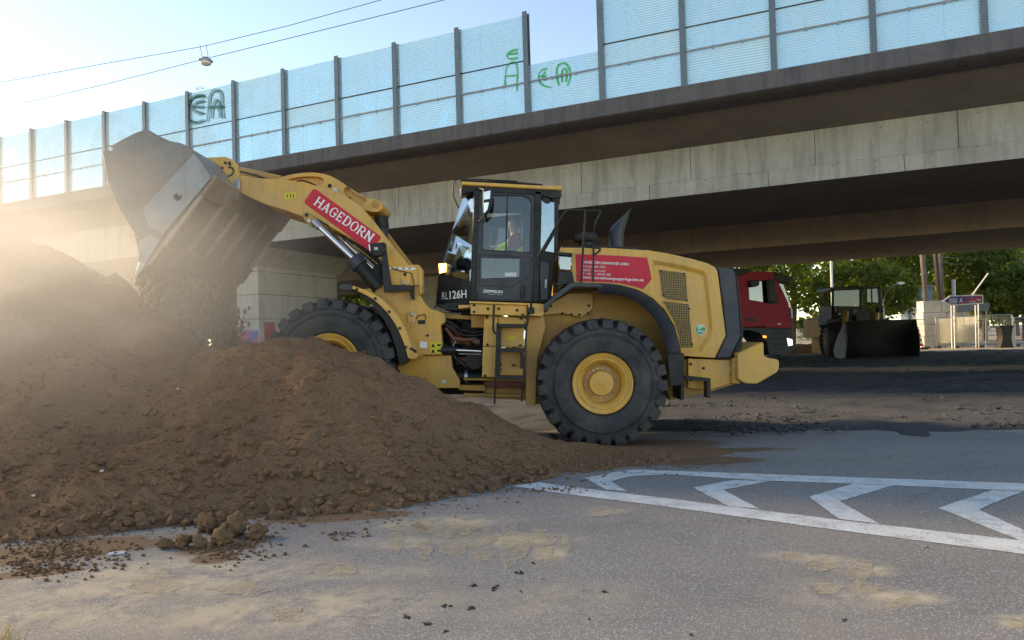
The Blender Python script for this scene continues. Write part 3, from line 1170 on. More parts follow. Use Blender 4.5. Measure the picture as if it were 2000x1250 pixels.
DUST = (.33, .26, .18)
M_YEL = paint('loader_yellow', (.72, .365, .060), .42, 0, .08, 1.5, DUST, .45, 1.8, .04, 200, coat=.1, grime=.34)
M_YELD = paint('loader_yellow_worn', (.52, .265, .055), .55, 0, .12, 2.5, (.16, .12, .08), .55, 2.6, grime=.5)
M_BLK = paint('loader_black', (.011, .012, .014), .45, 0, .2, 4, DUST, .10, 3, spec=.3)
M_BLU = paint('loader_blue_black', (.026, .033, .046), .42, 0, .12, 3, DUST, .12, 3, spec=.4)
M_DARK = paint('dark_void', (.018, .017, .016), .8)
M_STEEL = paint('worn_steel', (.35, .36, .37), .35, .8, .2, 5)
M_CHROME = paint('chrome_rod', (.75, .77, .80), .12, 1.0, .03, 4)
M_RED = paint('decal_red', (.62, .030, .055), .45, 0, .05, 3, DUST, .06, 3, spec=.2)
M_WHITE = paint('decal_white', (.80, .80, .80), .5, 0, .04, 4)
M_WHITEG = paint('decal_worn_white', (.62, .62, .62), .6, 0, .1, 12)
M_YSTK = paint('sticker_yellow', (.70, .58, .03), .5)
M_RIM = paint('rim_yellow', (.72, .37, .060), .42, 0, .08, 3, DUST, .4, 4, grime=.35)
M_TYRE = paint('tyre_rubber', (.036, .037, .041), .75, 0, .25, 5, (.16, .13, .10), .5, 3, .3, 40, spec=.3)
M_BUCK = paint('bucket_grey', (.155, .16, .165), .55, .2, .18, 2.5, (.27, .20, .14), .95, 1.3, .12, 30, grime=.5)
M_WEAR = paint('bucket_wear_plate', (.245, .265, .28), .5, .25, .12, 3, (.27, .22, .17), .75, 2.0, .1, 30, grime=.4)
M_BFLR = paint('bucket_floor_rusty', (.30, .225, .165), .65, .1, .16, 3, (.38, .28, .19), .8, 2.6, .2, 40, grime=.5)
M_HOSE = paint('hose_black', (.02, .02, .022), .5)
M_HOSER = paint('hydraulic_red_brown', (.20, .055, .025), .5, 0, .3, 6)
M_GLASS = glass('cab_glass', (.90, .94, .96), .02)
M_GLASSD = glass('cab_glass_dark', (.28, .36, .42), .07)
M_LAMPG = paint('lamp_lens', (.8, .8, .78), .1, .3)
M_MESHV = None

base0 = L(1177, 877, 0)
loader = thing('wheel_loader', Vector((-.6, YL + 1.45, 0)), 'large yellow wheel loader tipping brown earth from its raised bucket', 'wheel loader')
def plate(name, px, o0, o1, mat, parent=loader, bevel=.008, smooth=35):
    return MB().prism(LP(px, o0), YDIR * (o1 - o0)).build(name, mat, parent, bevel=bevel, smooth=smooth)
def pipe(name, pts, r, mat, parent=loader, n=8):
    """pts: (u, v, off)"""
    return MB().tube([L(*p) for p in pts], r, n).build(name, mat, parent, smooth=60)
BOLT = local_mesh(MB().lathe([(.020, 0), (.020, .012), (.013, .016)], (0, 0, 0), (0, -1, 0), 6), 'bolt', M_YELD)
BOLTD = local_mesh(MB().lathe([(.020, 0), (.020, .010), (.010, .013)], (0, 0, 0), (0, -1, 0), 6), 'bolt', M_BLK)
def bolts(px, off, parent, me=None, sc=1.0):
    for u, v in px:
        put(me or BOLTD, 'bolt', parent, L(u, v, off), scale=(sc, 1, sc))

# ------------------------------------------------------------------ wheels
R_T = .862
def build_wheel():
    """wheel round the origin, outer face towards -Y, inner face at +Y"""
    tyre = MB()
    prof = [(.395, .075), (.43, .03), (.50, .005), (.58, -.005), (.64, .0), (.655, .012), (.70, .012), (.745, .03), (.785, .075), (.795, .13), (.80, .34), (.795, .55), (.785, .605), (.745, .65), (.64, .68), (.50, .675), (.395, .61)]
    tyre.lathe(prof, (0, 0, 0), (0, 1, 0), 72, cap=False)
    nl = 25
    for side in (0, 1):
        for k in range(nl):
            a0 = 2 * math.pi * (k + .5 * side) / nl
            da = 2 * math.pi / nl
            def P(ang, r, y):
                yy = y if side == 0 else .68 - y
                return Vector((r * math.cos(ang), yy, r * math.sin(ang)))
            w0, w1, w2 = .30 * da, .34 * da, .27 * da
            sk = .10 * da
            prof2 = [(.715, .018, w1, 0), (.735, -.004, w1, 0), (.80, .004, w1, 0), (.848, .03, w0, 0), (R_T, .07, w0, 0), (R_T + .003, .20, w2, sk), (R_T, .345, w2 * .8, sk * 2)]
            vs_ = []
            for r, y, wd, s_ in prof2:
                vs_ += [P(a0 + s_ - wd, r, y), P(a0 + s_ + wd, r, y)]
            # root ring
            for r, y, wd, s_ in ((.70, .05, w1, 0), (.76, .10, w1, 0), (.785, .20, w1, sk), (.79, .345, w1, sk * 2)):
                vs_ += [P(a0 + s_ - wd * 1.12, r, y), P(a0 + s_ + wd * 1.12, r, y)]
            fs_ = [(2 * i, 2 * i + 1, 2 * i + 3, 2 * i + 2) for i in range(6)]
            for e in (0, 1):
                fs_ += [(0 + e, 2 + e, 16 + e, 14 + e), (2 + e, 4 + e, 16 + e), (4 + e, 6 + e, 8 + e, 16 + e), (8 + e, 10 + e, 18 + e, 16 + e), (10 + e, 12 + e, 20 + e, 18 + e)]
            fs_.append((12, 13, 21, 20))
            tyre.add(vs_, fs_)
    # ridge rings on the sidewall
    for r in (.655, .63):
        tyre.lathe([(r, .0), (r + .004, -.006), (r + .008, .0)], (0, 0, 0), (0, 1, 0), 72, cap=False)
    tm = local_mesh(tyre, 'tyre', M_TYRE, 32)
    rim = MB()
    rim.lathe([(.405, .085), (.402, .02), (.392, .008), (.380, .012), (.376, .03), (.352, .035), (.348, .05), (.335, .052), (.330, .035), (.318, .035), (.300, .06), (.268, .10), (.262, .27), (.10, .275)], (0, 0, 0), (0, 1, 0), 64, cap=False)
    rim.lathe([(.41, .60), (.30, .58), (.26, .27)], (0, 0, 0), (0, 1, 0), 48, cap=False)
    rm = local_mesh(rim, 'rim', M_RIM, 40)
    hub = MB().lathe([(.225, .274), (.225, .245), (.172, .24), (.165, .150), (.158, .138), (.03, .128), (.028, .118), (.0, .116)], (0, 0, 0), (0, 1, 0), 48)
    hm = local_mesh(hub, 'hub', M_RIM, 40)
    bm_ = local_mesh(MB().lathe([(.016, 0), (.016, -.022), (.009, -.026)], (0, 0, 0), (0, 1, 0), 6), 'wheel_bolt', M_STEEL)
    return tm, rm, hm, bm_
WM = build_wheel()
def wheel(c, flip=False, turn=0.0, nb=20):
    e = bpy.data.objects.new('wheel', None)
    COL.objects.link(e)
    e.parent = loader
    e.location = c - origin_of(loader)
    e.rotation_euler = (0, turn, math.pi if flip else 0)
    for me, nm in zip(WM[:3], ('tyre', 'rim', 'hub')):
        o = bpy.data.objects.new(nm, me)
        COL.objects.link(o)
        o.parent = e
    for k in range(nb):
        a = 2 * math.pi * k / nb
        o = bpy.data.objects.new('wheel_bolt', WM[3])
        COL.objects.link(o)
        o.parent = e
        o.location = (.197 * math.cos(a), .245, .197 * math.sin(a))
    return e
CR = L(1178, 750, 0)
CF = L(641, 711, 0)
wheel(CR, turn=.05)
wheel(CF, turn=.11)
WY = 2.95
wheel(CR + YDIR * WY, True, nb=6)
wheel(CF + YDIR * WY, True, nb=6)
MB().tube([CR + YDIR * .3, CR + YDIR * 2.6], .17, 16).build('axle', M_YELD, loader)
MB().tube([CF + YDIR * .3, CF + YDIR * 2.6], .17, 16).build('axle', M_YELD, loader)

# ------------------------------------------------------------------ rear frame, hood
HO = .42          # near face of the hood
outer = [(1095, 483), (1105, 480), (1180, 482), (1250, 486), (1305, 495), (1350, 505), (1382, 514), (1397, 522), (1402, 530), (1418, 655), (1397, 699), (1330, 695), (1327, 672), (1318, 640), (1300, 608), (1275, 583), (1245, 566), (1212, 557), (1175, 553), (1110, 553), (1093, 562)]
hole = [(1274, 508), (1300, 512), (1340, 520), (1374, 529), (1380, 536), (1392, 640), (1390, 655), (1370, 688), (1331, 687), (1326, 660), (1316, 630), (1298, 600), (1282, 584), (1276, 560)]
mb = MB().prism_holes(LP(outer, HO), [LP(hole, HO)], YDIR * (2.95 - 2 * HO), depth=.045)
hood = mb.build('hood', M_YEL, loader, bevel=.012, smooth=30)
plate('hood_top_strip', [(1098, 480), (1180, 479.5), (1262, 485), (1262, 489), (1180, 484), (1098, 484)], HO - .004, 2.95 - HO, M_BLK)
plate('rear_grille_panel', [(1399, 521), (1431, 525), (1436, 532), (1447, 655), (1427, 699), (1399, 699), (1420, 655), (1404, 530)], HO - .012, 2.95 - HO + .01, M_BLU, bevel=.012)
plate('rear_grille', [(1436, 534), (1441, 540), (1452, 655), (1446, 690), (1428, 699), (1447, 655)], HO + .06, 2.95 - HO - .06, M_BLK)
# perforated vents
def perf_mat():
    m, t, b = nmat('perforated_sheet')
    tc = N(t, 'ShaderNodeTexCoord').outputs['Object']
    sx = N(t, 'ShaderNodeSeparateXYZ')
    t.links.new(tc, sx.inputs[0])
    cb = N(t, 'ShaderNodeCombineXYZ')
    t.links.new(sx.outputs['X'], cb.inputs[0])
    t.links.new(sx.outputs['Z'], cb.inputs[1])
    v = N(t, 'ShaderNodeTexVoronoi')
    v.inputs['Scale'].default_value = 42
    v.inputs['Randomness'].default_value = .12
    t.links.new(cb.outputs[0], v.inputs['Vector'])
    k = mathn(t, 'LESS_THAN', v.outputs['Distance'], .42)
    c = mixc(t, k, (.40, .25, .075), (.012, .011, .010))
    t.links.new(c, b.inputs['Base Color'])
    b.inputs['Roughness'].default_value = .6
    bump_n(t, b, mathn(t, 'SUBTRACT', 1.0, k), .6, .01)
    return m
M_MESHV = perf_mat()
for px in ([(1288, 527), (1331, 532), (1340, 537), (1343, 588), (1303, 584), (1294, 576)], [(1296, 588), (1345, 594), (1353, 679), (1330, 679), (1327, 655), (1316, 622), (1303, 600)]):
    cx, cy = sum(p[0] for p in px) / len(px), sum(p[1] for p in px) / len(px)
    v = plate('vent_frame', [(cx + (u - cx) * 1.07, cy + (w_ - cy) * 1.06) for u, w_ in px], HO + .040, HO + .06, M_YEL, hood, bevel=.003)
    plate('vent_mesh', px, HO + .030, HO + .05, M_MESHV, hood, bevel=.002)
bolts([(1290, 530), (1336, 534), (1341, 586), (1296, 577), (1346, 603), (1352, 672)], HO + .03, hood, sc=.7)
# red decal with the address
decal = plate('decal', [(1124, 496), (1200, 499), (1264, 503), (1273, 545), (1256, 565), (1240, 560), (1210, 553), (1170, 550.5), (1126, 550)], HO - .003, HO + .002, M_RED, hood, bevel=0)
def lettering(txt, p0, p1, hpx, off, mat, parent, bold=0.0, name='lettering', cap=.70):
    """built-in font laid on the plane Y = YL + off between two pixels of the base line"""
    cu = bpy.data.curves.new(name, 'FONT')
    cu.body = txt
    cu.size = 1
    cu.offset = bold
    cu.resolution_u = 3
    o = bpy.data.objects.new(name, cu)
    COL.objects.link(o)
    bpy.context.view_layer.update()
    dg = bpy.context.evaluated_depsgraph_get()
    me = bpy.data.meshes.new_from_object(o.evaluated_get(dg))
    vs_ = [v.co.copy() for v in me.vertices]
    fs_ = [tuple(p.vertices) for p in me.polygons]
    bpy.data.objects.remove(o)
    bpy.data.curves.remove(cu)
    bpy.data.meshes.remove(me)
    x0, x1 = min(v.x for v in vs_), max(v.x for v in vs_)
    a, b = L(*p0, off), L(*p1, off)
    ex = (b - a)
    w_ = ex.length
    ex.normalize()
    ey = Vector((-ex.z, 0, ex.x))
    hm = hpx / FPX * (YL + off)
    mb = MB()
    mb.v = [a + ex * ((v.x - x0) / (x1 - x0) * w_) + ey * (v.y / cap * hm) for v in vs_]
    mb.f = fs_
    return mb.build(name, mat, parent, recalc=False, smooth=0)
OT = HO - .0055
lettering('HAGEDORN HANNOVER GMBH', (1139, 514), (1228, 518.5), 5.0, OT, M_WHITE, decal, .012)
lettering('Kreisstraße 20A', (1138, 522), (1183, 523.5), 5.0, OT, M_WHITEG, decal)
lettering('30629 Hannover', (1138, 529.5), (1183, 531.5), 5.0, OT, M_WHITEG, decal)
lettering('T +49 511 84930 300', (1138, 537), (1193, 539), 5.0, OT, M_WHITEG, decal)
lettering('www.unternehmensgruppe-hagedorn.de', (1138, 543.5), (1257, 549.5), 5.4, OT, M_WHITE, decal, .012)
# round green sticker
M_GRN = paint('sticker_green', (.02, .22, .08), .5)
stk = MB().lathe([(.074, 0), (.074, -.003)], L(1368, 644, HO + .042), YDIR, 32).build('round_sticker', M_WHITE, hood)
MB().lathe([(.066, -.004), (.066, -.006)], L(1368, 644, HO + .042), YDIR, 32).build('sticker_face', M_GRN, stk)
lettering('HVO', (1361.5, 649), (1375, 650), 5.0, HO + .0345, M_WHITE, stk, .02)
lettering('GREEN', (1363.5, 654), (1373, 654.6), 2.4, HO + .0345, M_WHITE, stk)
MB().prism(LP(smooth_px([(1362, 642), (1364, 636), (1371, 634), (1375, 638), (1371, 640), (1368, 643)], 3), HO + .0345), YDIR * .001).build('leaf_mark', paint('sticker_pale_green', (.35, .6, .4), .5), stk)
# precleaner and exhaust
c = L(1144, 480, 1.0)
MB().lathe([(.10, 0), (.10, .05), (.16, .06), (.175, .09), (.175, .14), (.15, .17), (.05, .19), (0, .19)], c, (0, 0, 1), 24).build('precleaner', M_BLK, loader)
mb = MB()
e0 = L(1203, 486, 1.35)
path = [e0, L(1203, 462, 1.35), L(1205, 450, 1.35), L(1224, 412, 1.35)]
mb.tube(path, [.112, .112, .108, .085], 20, cap=False)
ex_ = mb.build('exhaust_stack', paint('exhaust_steel', (.035, .04, .048), .42, .3, .15, 5), loader, smooth=60)
# slanted mouth of the stack
for v in ex_.data.vertices[-20:]:
    v.co.z += (v.co.x - (path[3].x - origin_of(loader).x)) * 1.5 - .02
# lower rear frame
plate('frame_cover', [(1344, 700), (1440, 704), (1440, 745), (1384, 762), (1344, 758)], .50, .56, M_YEL)
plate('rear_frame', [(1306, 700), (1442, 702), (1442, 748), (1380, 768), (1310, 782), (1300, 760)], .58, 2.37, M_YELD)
bolts([(1349, 711), (1374, 719), (1428, 711), (1428, 731), (1350, 742)], .495, loader)
plate('counterweight', [(1441, 690), (1449, 687), (1489, 668), (1492, 671), (1492, 694), (1500, 699), (1519, 702), (1522, 706), (1522, 720), (1517, 728), (1482, 748), (1478, 750), (1456, 749), (1441, 740)], .30, 2.65, M_YEL, bevel=.03)
plate('counterweight_inner', [(1430, 700), (1446, 697), (1446, 750), (1430, 748)], .42, 2.5, M_YEL)
# bent sheet step behind the wheel
plate('rear_step', [(1338, 734), (1388, 739), (1388, 777), (1381, 777), (1381, 745), (1338, 741)], .28, .46, M_BLK, bevel=.004)
plate('step_upright', [(1328, 742), (1335, 742), (1335, 781), (1328, 781)], .30, .44, M_BLK, bevel=.004)
# wheel arch liner and body side behind the wheel
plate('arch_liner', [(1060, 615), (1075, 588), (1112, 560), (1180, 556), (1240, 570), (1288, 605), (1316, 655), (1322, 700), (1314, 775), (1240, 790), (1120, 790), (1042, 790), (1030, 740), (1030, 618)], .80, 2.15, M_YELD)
plate('arch_panel', [(1063, 600), (1112, 572), (1158, 573), (1158, 603), (1136, 620), (1100, 612), (1063, 616)], .72, .80, M_YEL)
bolts([(1076, 598), (1098, 612), (1116, 614), (1132, 615), (1148, 612), (1150, 597)], .715, loader)
plate('body_side', [(1027, 615), (1062, 615), (1066, 640), (1050, 700), (1046, 792), (1027, 792)], .66, .80, M_YEL)
# rear fender: black bent band
f_out = [(1063, 606), (1063, 594), (1112, 553), (1122, 551), (1175, 553), (1176, 561), (1124, 560), (1116, 563), (1072, 596), (1072, 606)]
plate('fender_front', f_out, .02, .78, M_BLU, bevel=.006)
o_arc = smooth_px([(1170, 553.5), (1205, 556), (1240, 565), (1272, 583), (1300, 612), (1320, 650), (1329, 690)], 4, False)
i_arc = smooth_px([(1167, 574), (1200, 575), (1230, 583), (1256, 600), (1280, 626), (1296, 660), (1304, 695)], 4, False)
mb = MB()
n = len(o_arc)
A = LP(o_arc, .02)
Bq = LP(i_arc, .06)
Cq = [p + Vector((0, .76, 0)) for p in A]
mb.v = A + Bq + Cq
for i in range(n - 1):
    mb.f += [(i, i + 1, n + i + 1, n + i), (i, 2 * n + i, 2 * n + i + 1, i + 1)]
fen = mb.build('fender', M_BLU, loader, recalc=True, smooth=50)
sol = fen.modifiers.new('thick', 'SOLIDIFY')
sol.thickness = .018
plate('mud_flap', [(1304, 692), (1330, 690), (1335, 700), (1334, 752), (1309, 755)], .05, .09, M_BLK)
plate('mud_flap_edge', [(1329, 690), (1336, 690), (1336, 780), (1330, 781)], .10, .70, M_BLK, bevel=.004)

# ------------------------------------------------------------------ platform and ladder
plate('platform', [(917, 588), (1058, 593), (1058, 597), (917, 592)], .18, .8, M_YEL, bevel=.004)
plate('platform_skirt', [(919, 593), (1029, 596), (1029, 617), (919, 614)], .22, .30, M_YEL)
plate('skirt_hatch', [(977, 598), (1016, 599), (1016, 615), (977, 614)], .215, .225, M_YEL, bevel=.002)
plate('skirt_end', [(1031, 592), (1063, 594), (1063, 614), (1058, 618), (1031, 616)], .16, .6, M_YEL)
plate('skirt_arm', [(895, 596), (919, 595), (919, 601), (895, 603)], .30, .5, M_YEL)
bolts([(926, 596), (926, 609), (974, 603), (1010, 606), (1021, 615), (953, 603)], .215, loader)
plate('side_panel', [(946, 617), (972, 618), (972, 676), (943, 676)], .36, .62, M_YEL)
plate('side_panel', [(943, 677), (972, 677), (971, 737), (941, 737)], .365, .62, M_YEL)
plate('ladder_panel', [(973, 618), (1024, 620), (1023, 678), (973, 678)], .38, .62, M_YEL)
plate('ladder_panel', [(973, 680), (1023, 680), (1022, 734), (972, 734)], .40, .62, M_YEL)
bolts([(951, 620), (952, 673), (1018, 622), (1016, 675), (947, 734), (1003, 713), (978, 712), (978, 722)], .355, loader)
plate('yellow_sticker', [(991, 656), (1005, 656), (1005, 665), (991, 665)], .374, .38, M_YSTK, bevel=0)
plate('lower_frame', [(945, 737), (1046, 737), (1046, 776), (1030, 782), (945, 776)], .9, 1.9, M_YELD)
plate('belly_shade', [(950, 742), (1030, 742), (1030, 758), (950, 757)], .75, .9, paint('dark_red_shade', (.16, .045, .03), .6))  # red-brown plate, shade on the yellow frame put into its colour
plate('belly_beam', [(905, 738), (1030, 741), (1030, 745), (905, 743)], .7, .9, M_YELD)
plate('belly_beam', [(905, 768), (1046, 770), (1046, 777), (905, 775)], .8, 1.0, M_YELD)
lad = subroot('ladder', loader)
pipe('ladder_rail', [(1031, 606, .16), (1031, 625, .14), (1028, 640, .12), (1025, 700, .10), (1022, 740, .10), (1019, 784, .10)], .014, M_BLK, lad)
pipe('ladder_rail', [(972, 630, .14), (970, 690, .11), (968, 738, .10), (966, 789, .10)], .014, M_BLK, lad)
for (x0, x1, y) in ((974, 1026, 634), (972, 1025, 682), (969, 1023, 736)):
    plate('step', [(x0, y - 2), (x1, y - 1), (x1, y + 6), (x0, y + 5)], .09, .34, M_BLK, lad, bevel=.004)
for (x0, y0, x1, y1) in ((973, 636, 971, 735), (1017, 682, 1016, 720)):
    plate('ladder_cheek', [(x0, y0), (x0 + 6, y0), (x1 + 6, y1), (x1, y1)], .13, .36, M_BLK, lad, bevel=.003)
pipe('grab_rail', [(965, 594, .14), (964, 620, .13), (963, 642, .13), (966, 650, .13), (973, 653, .14)], .015, M_BLK)
pipe('hand_rail', [(1037, 613, .16), (1038, 570, .16), (1042, 515, .16), (1060, 486, .16), (1100, 418, .16), (1107, 411, .16), (1114, 410, .16), (1174, 413, .16)], .015, M_BLK)
pipe('hand_rail', [(1143, 412, .16), (1139, 480, .16), (1135, 552, .16)], .016, M_BLK)
pipe('hand_rail', [(1174, 414, .9), (1164, 432, .5), (1160, 446, .16), (1158, 551, .16)], .014, M_BLK)
pipe('hand_rail', [(1139, 482, .16), (1172, 485, .16), (1172, 489, .2), (1161, 498, .16)], .013, M_BLK)
plate('rail_foot', [(1031, 600), (1043, 600), (1044, 612), (1033, 614)], .13, .22, M_BLK)

# ------------------------------------------------------------------ articulation and hydraulics
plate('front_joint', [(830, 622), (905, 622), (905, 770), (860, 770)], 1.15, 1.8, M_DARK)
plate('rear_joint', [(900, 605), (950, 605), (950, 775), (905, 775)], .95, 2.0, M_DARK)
plate('joint_arm', [(868, 614), (948, 618), (948, 626), (868, 622)], .8, 1.0, M_YELD)
plate('joint_arm', [(895, 752), (948, 752), (948, 764), (895, 762)], .8, 1.0, M_YELD)
plate('joint_post', [(920, 616), (947, 616), (947, 640), (920, 640)], .6, .8, M_YELD)
pipe('steering_cylinder_barrel', [(862, 684, .62), (892, 684, .62)], .05, M_BLK)
pipe('steering_cylinder_rod', [(892, 684, .62), (940, 686, .62)], .022, M_CHROME)
pipe('steel_pipe', [(896, 691, .66), (940, 692, .66)], .010, M_STEEL)
pipe('drive_shaft', [(892, 735, .95), (950, 735, .95)], .09, M_BLK, n=14)
MB().lathe([(.12, 0), (.12, .09), (.07, .11)], L(927, 704, .70), YDIR, 20).build('filter_canister', M_BLK, loader)
pipe('joint_collar', [(908, 735, .94), (914, 735, .94)], .105, M_STEEL, n=14)
pipe('hydraulic_valve', [(924, 664, .62), (934, 668, .66)], .045, M_STEEL, n=12)
for i, (pts, r, mt) in enumerate([
        ([(862, 622, .7), (880, 630, .72), (900, 645, .8), (925, 650, .8), (945, 646, .75)], .018, M_HOSE),
        ([(866, 630, .7), (885, 645, .7), (905, 655, .75), (930, 656, .75), (946, 652, .7)], .018, M_HOSE),
        ([(870, 640, .75), (885, 660, .75), (905, 664, .7), (925, 663, .68)], .030, M_HOSER),
        ([(880, 632, .9), (890, 650, .9), (905, 668, .85), (920, 672, .8)], .035, M_HOSER),
        ([(875, 625, .85), (888, 622, .9), (915, 634, .9), (940, 640, .85)], .016, M_HOSE),
        ([(864, 650, .68), (858, 662, .66), (864, 672, .66), (876, 676, .66)], .008, M_HOSE),
        ([(858, 637, .64), (854, 648, .64), (857, 660, .64), (866, 664, .64)], .006, M_HOSE),
        ([(884, 676, .66), (890, 668, .66), (886, 660, .7)], .008, M_STEEL),
        ([(884, 690, .8), (890, 700, .8), (905, 712, .8), (912, 716, .8)], .03, M_HOSE),
        ([(905, 622, .7), (912, 632, .7), (918, 640, .66)], .006, M_HOSE)]):
    pipe('hose', pts, r, mt)
plate('hydraulic_block', [(876, 646), (908, 650), (908, 672), (880, 672)], .95, 1.15, M_HOSER)
plate('hydraulic_block', [(890, 697), (912, 699), (912, 712), (892, 712)], .9, 1.1, M_HOSER)

# ------------------------------------------------------------------ front frame
plate('lift_tower', [(700, 566), (745, 560), (759, 518), (818, 517), (823, 526), (823, 556), (820, 576), (831, 595), (843, 604), (870, 612), (870, 629), (861, 636), (864, 668), (864, 693), (812, 694), (806, 672), (792, 640), (770, 612), (738, 588)], .62, .80, M_YEL, bevel=.012)
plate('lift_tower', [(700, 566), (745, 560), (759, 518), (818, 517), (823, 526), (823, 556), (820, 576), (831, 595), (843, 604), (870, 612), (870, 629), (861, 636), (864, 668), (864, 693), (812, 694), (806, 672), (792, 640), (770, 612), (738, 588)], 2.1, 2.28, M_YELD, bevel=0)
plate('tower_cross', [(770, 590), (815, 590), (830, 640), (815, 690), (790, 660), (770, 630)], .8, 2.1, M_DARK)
plate('front_frame', [(770, 694), (881, 694), (884, 719), (898, 742), (898, 758), (800, 758), (740, 740)], .72, .86, M_YEL)
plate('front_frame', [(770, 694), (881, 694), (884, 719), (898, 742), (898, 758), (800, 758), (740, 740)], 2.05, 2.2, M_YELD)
plate('frame_tag', [(864, 742), (871, 742), (871, 749), (864, 749)], .712, .72, M_WHITEG, bevel=0)
plate('tower_boss', smooth_px([(784, 532), (800, 531), (802, 546), (800, 556), (785, 557), (782, 546)], 3), .60, .64, M_YEL)
plate('tower_boss', smooth_px([(797, 610), (811, 610), (812, 622), (810, 635), (799, 637), (796, 622)], 3), .59, .63, M_YEL)
for (u, v, r, m_) in ((789, 553, .027, M_STEEL), (804, 614, .030, M_STEEL), (804, 629, .018, M_STEEL)):
    MB().lathe([(r, 0), (r, -.02), (r * .6, -.028)], L(u, v, .595), YDIR, 12).build('pin', m_, loader)
MB().lathe([(.025, 0), (.025, -.004)], L(791, 536, .598), YDIR, 12).build('pin_hole', M_DARK, loader)
plate('tower_lip', [(818, 519), (824, 526), (824, 572), (819, 578)], .58, .82, M_YEL)
pipe('grease_line', [(764, 523, .6), (778, 528, .6), (790, 531, .6), (804, 534, .6), (807, 548, .6), (809, 558, .6), (822, 558, .6)], .007, M_HOSE)
pipe('grease_line', [(808, 626, .6), (818, 616, .6), (830, 614, .6), (832, 624, .6)], .007, M_HOSE)
plate('arrow_sticker', [(760, 522), (811, 523), (811, 527), (760, 526)], .614, .62, M_WHITE, bevel=0)
for a in (772, 784, 796):
    plate('arrow_mark', [(a, 524), (a + 6, 522.8), (a + 6, 526)], .612, .6135, M_BLK, bevel=0)
plate('rating_plate', [(816, 625), (831, 625), (831, 633), (816, 633)], .612, .62, M_BLK, bevel=0)
plate('white_sticker', [(820, 667), (834, 668), (834, 680), (820, 679)], .612, .62, M_WHITE, bevel=0)
plate('warning_sticker', [(840, 668), (863, 668.5), (863, 691), (840, 690)], .612, .62, M_YSTK, bevel=0)
for yy in (674, 685):
    plate('warning_mark', [(842, yy + 4), (846, yy - 4), (850, yy + 4)], .610, .6115, M_BLK, bevel=0)
    plate('warning_mark', [(854, yy - 2), (861, yy - 2), (861, yy + 2), (854, yy + 2)], .610, .6115, M_BLK, bevel=0)
bolts([(827, 629), (850, 600), (835, 655)], .615, loader)
# front fender
o_arc = smooth_px([(688, 558), (712, 566), (740, 580), (765, 603), (785, 630), (800, 665), (809, 698)], 4, False)
i_arc = smooth_px([(688, 564), (708, 573), (733, 588), (756, 611), (775, 639), (789, 672), (797, 700)], 4, False)
mb = MB().prism(LP(o_arc + i_arc[::-1], .04), YDIR * .70)
fen2 = mb.build('fender', M_YEL, loader, bevel=.005, smooth=50)
i2 = smooth_px([(686, 566), (706, 576), (728, 596), (748, 622), (764, 652), (776, 690), (780, 715)], 4, False)
mb = MB().prism(LP([(u - .6, v + .6) for u, v in i_arc] + i2[::-1], .10), YDIR * .62)
mb.build('fender_rubber', M_BLK, loader, smooth=50)
plate('fender_end', [(797, 690), (809, 690), (816, 694), (812, 701), (801, 702)], .04, .74, M_YEL)
plate('fender_tip', [(660, 560), (672, 554), (690, 557), (688, 566), (672, 566)], .04, .74, M_BLU, bevel=.004)
bolts([(697, 565), (733, 583), (760, 609), (781, 641), (793, 678), (803, 681), (807, 683), (811, 686)], .033, loader)

# ------------------------------------------------------------------ boom
boom_px = smooth_px([(458, 345), (478, 343), (504, 348), (545, 349), (590, 356), (630, 366), (668, 379), (704, 402)], 3, False) + [(728, 430), (762, 474), (795, 515), (803, 535), (800, 552), (780, 558), (768, 545), (756, 520), (720, 486), (660, 452), (615, 428), (603, 434), (592, 424), (560, 412), (517, 399), (468, 376), (456, 362)]
boom = plate('boom_arm', boom_px, .80, .98, M_YEL, bevel=.012)
far_arm = plate('boom_arm', boom_px, 1.97, 2.15, M_YEL, bevel=.012)
far_arm.location.y = 0
# far arm keeps the true side profile of the near one
mb = MB().prism(LP(boom_px, .80), YDIR * .18)
for v, q in zip(far_arm.data.vertices, mb.v):
    v.co = q + Vector((0, 1.17, 0)) - origin_of(loader)
for (u, v, r) in ((520, 372, .10), (700, 440, .13)):
    MB().tube([L(u, v, .8) + YDIR * .1, L(u, v, .8) + YDIR * 1.3], r, 18).build('boom_cross_tube', M_YELD, loader)
red = plate('decal', [(612, 369), (618, 370), (744, 462), (743, 467), (723, 490), (716, 486), (596, 398), (595, 392)], .796, .8005, M_RED, boom, bevel=0)
plate('yellow_sticker', [(555, 378), (577, 375), (578, 386), (556, 389)], .797, .801, M_YSTK, boom, bevel=0)
for a in (560, 566, 572):
    plate('sticker_mark', [(a, 380), (a + 2, 379), (a + 2, 385), (a, 386)], .7955, .7965, M_BLK, boom, bevel=0)
